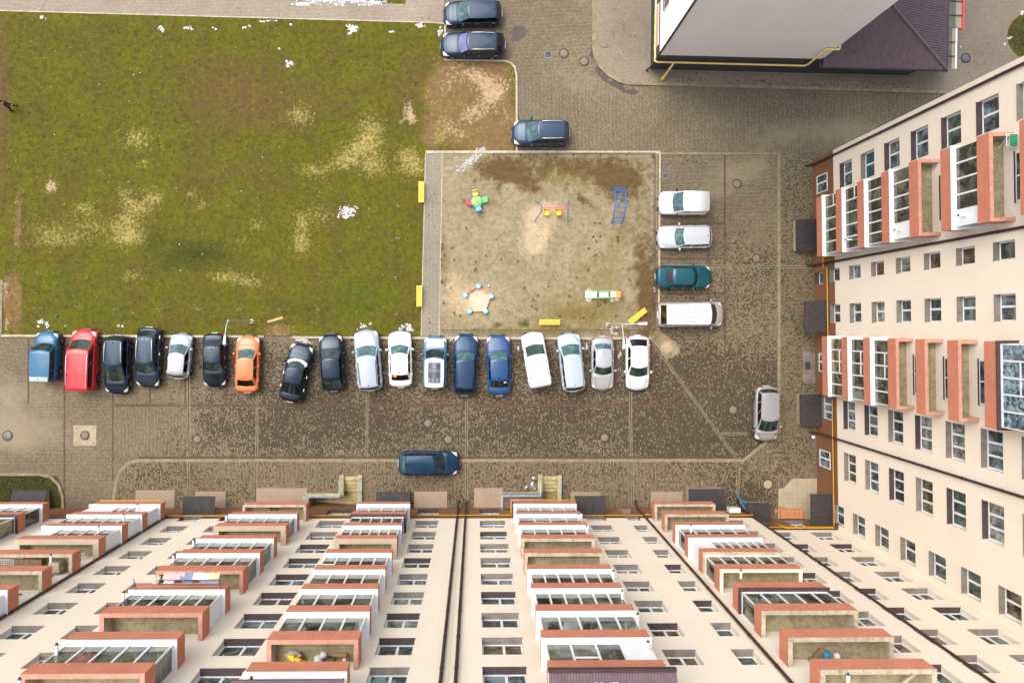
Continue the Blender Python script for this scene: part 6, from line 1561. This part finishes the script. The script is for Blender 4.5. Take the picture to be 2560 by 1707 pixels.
# snow on the sheet roof at the bottom edge
mb = MB(); rr = random.Random(9)
for _ in range(330):
    x = rr.gauss(4.55, .42); y = rr.uniform(.6, 1.35)
    if abs(x-4.55) > 1.3: continue
    z = 31.62-(.75/1.60)*y; rad = rr.uniform(.04, .045)
    vs = [(x+rad*math.cos(q*.898)*rr.uniform(.8,1.2), -13.89+y+rad*math.sin(q*.898), z+.015) for q in range(7)]+[(x, -13.89+y, z+.03+rad*.5)]
    mb.add(vs, [(j, (j+1) % 7, 7) for j in range(7)], 0, True)
tag(mb.build('snow', M_snow, normals=True), 'snow left on the plum sheet roof at the bottom edge', 'snow', kind='stuff')

# ---------------------------------------------------------------- the walker at the left edge
M_skin = plain('skin', (0.52, 0.31, 0.22), 0.6, 0.05); M_jack = plain('maroon_jacket', (0.11, 0.006, 0.022), 0.8, 0.25, 12); M_trous = plain('black_trousers', (0.010, 0.011, 0.015), 0.85, 0.2, 10); M_hair = plain('black_hair', (0.010, 0.008, 0.008), 0.6, 0.2, 20)
def skin_mesh(name, verts, edges, radii, mat, root=0, sub=2):
    me = bpy.data.meshes.new(name); me.from_pydata(verts, edges, []); o = bpy.data.objects.new(name, me); COL.objects.link(o)
    md = o.modifiers.new('skin', 'SKIN'); o.modifiers.new('sub', 'SUBSURF').levels = sub
    for i, r_ in enumerate(radii):
        v = me.skin_vertices[0].data[i]; v.radius = (r_, r_) if not isinstance(r_, tuple) else r_; v.use_root = i == root
    dg = bpy.context.evaluated_depsgraph_get(); m2 = bpy.data.meshes.new_from_object(o.evaluated_get(dg)); bpy.data.objects.remove(o)
    m2.materials.clear(); m2.materials.append(mat); m2.name = name
    for p_ in m2.polygons: p_.use_smooth = True
    return m2
pp = g(36, 272, 0); PR = thing('person', 'person with black hair in a maroon jacket and black trousers striding across the lawn', 'person', (pp.x, pp.y, Z_LAWN), R(25))
# faces +x, mid stride
bv = [(0,0,.93),(.02,0,1.12),(.05,0,1.32),(.08,0,1.44),(.10,0,1.52),
      (-.0,.09,.88),(.15,.10,.50),(.20,.10,.09),(.33,.10,.04), (0,-.09,.88),(-.06,-.10,.48),(-.24,-.10,.12),(-.15,-.10,.05),
      (.06,.19,1.38),(-.06,.25,1.12),(.06,.27,.90), (.06,-.19,1.38),(.16,-.25,1.12),(.36,-.22,1.02)]
be = [(0,1),(1,2),(2,3),(3,4),(0,5),(5,6),(6,7),(7,8),(0,9),(9,10),(10,11),(11,12),(2,13),(13,14),(14,15),(2,16),(16,17),(17,18)]
br_ = [.13,.12,.13,.065,.052,.085,.062,.042,.036,.085,.062,.042,.036,.062,.045,.032,.062,.045,.032]
link('body', skin_mesh('body', bv, be, br_, M_skin), PR)
jv = [bv[i] for i in (0,1,2,3,13,14,15,16,17,18)]; je = [(0,1),(1,2),(2,3),(2,4),(4,5),(5,6),(2,7),(7,8),(8,9)]
link('jacket', skin_mesh('jacket', jv, je, [.17,.155,.165,.08,.085,.062,.045,.085,.062,.045], M_jack), PR)
ext = lambda a, k: tuple(a[i]+(a[i]-k[i])*.16 for i in range(3))
tv = [bv[0], bv[5], bv[6], ext(bv[7], bv[6]), bv[9], bv[10], ext(bv[11], bv[10])]; te = [(0,1),(1,2),(2,3),(0,4),(4,5),(5,6)]
link('trousers', skin_mesh('trousers', tv, te, [.15,.11,.08,.068,.11,.08,.068], M_trous), PR)
for i, (a_, b_) in enumerate(((7, 8), (11, 12))):
    A, B_ = Vector(bv[a_]), Vector(bv[b_]); d = (B_-A); d.z = 0; d.normalize(); mb = MB()
    mb.tube([A-d*.07-Vector((0,0,.04)), A+d*.02-Vector((0,0,.035)), B_+d*.08-Vector((0,0,.0))], [.045,.052,.04], 8); mb.build('shoe', M_blk, PR)
hd = Matrix.Translation((.15,0,1.66)) @ Matrix.Rotation(R(18), 4, 'Y')
mb = MB(); mb.lathe([(.01,-.12),(.05,-.115),(.068,-.06),(.078,0),(.078,.05),(.055,.10),(.01,.12)], 16, 0, hd @ Matrix.Diagonal((1.15,.95,1,1)))
mb.lathe([(.005,-.02),(.014,0),(.005,.03)], 8, 0, hd @ Matrix.Translation((.095,0,-.01)))
for sg in (1, -1): mb.lathe([(.004,-.03),(.016,0),(.004,.03)], 8, 0, hd @ Matrix.Translation((0,sg*.076,0)))
h_ = mb.build('head', M_skin, PR)
mb = MB()
for sg in (1, -1): mb.lathe([(.003,-.009),(.010,0),(.003,.009)], 8, 0, hd @ Matrix.Translation((.084,sg*.03,.015)))
mb.box(.083,.090,-.022,.022,-.062,-.054,0,hd); mb.build('eyes', M_hair, h_)
mb = MB(); mb.lathe([(.086,-.05),(.093,0),(.09,.06),(.062,.115),(.01,.138)], 16, 0, hd @ Matrix.Translation((-.028,0,.01)) @ Matrix.Diagonal((1.05,1,1,1))); mb.build('hair', M_hair, PR)
for wr_, dd in ((bv[15], Vector((.15,.0,-1))), (bv[18], Vector((.8,.1,-.35)))):
    w0 = Vector(wr_); dd.normalize(); sd = dd.cross(Vector((0,1,0)) if abs(dd.y) < .5 else Vector((1,0,0))).normalized(); up = dd.cross(sd)
    vs, es, rs = [tuple(w0), tuple(w0+dd*.05), tuple(w0+dd*.09)], [(0,1),(1,2)], [.024,.030,.028]
    for i, (off_, ln) in enumerate(((-.024,.055),(-.008,.068),(.008,.064),(.022,.050))):
        n0 = len(vs); vs += [tuple(w0+dd*.10+sd*off_), tuple(w0+dd*(.10+ln*.55)+sd*off_*1.1+up*.006), tuple(w0+dd*(.10+ln)+sd*off_*1.1+up*.02)]
        es += [(2,n0),(n0,n0+1),(n0+1,n0+2)]; rs += [.010,.009,.0075]
    n0 = len(vs); vs += [tuple(w0+dd*.05+sd*.034), tuple(w0+dd*.085+sd*.05+up*.012)]; es += [(1,n0),(n0,n0+1)]; rs += [.011,.009]
    link('hand', skin_mesh('hand', vs, es, rs, M_skin, 0, 1), PR)
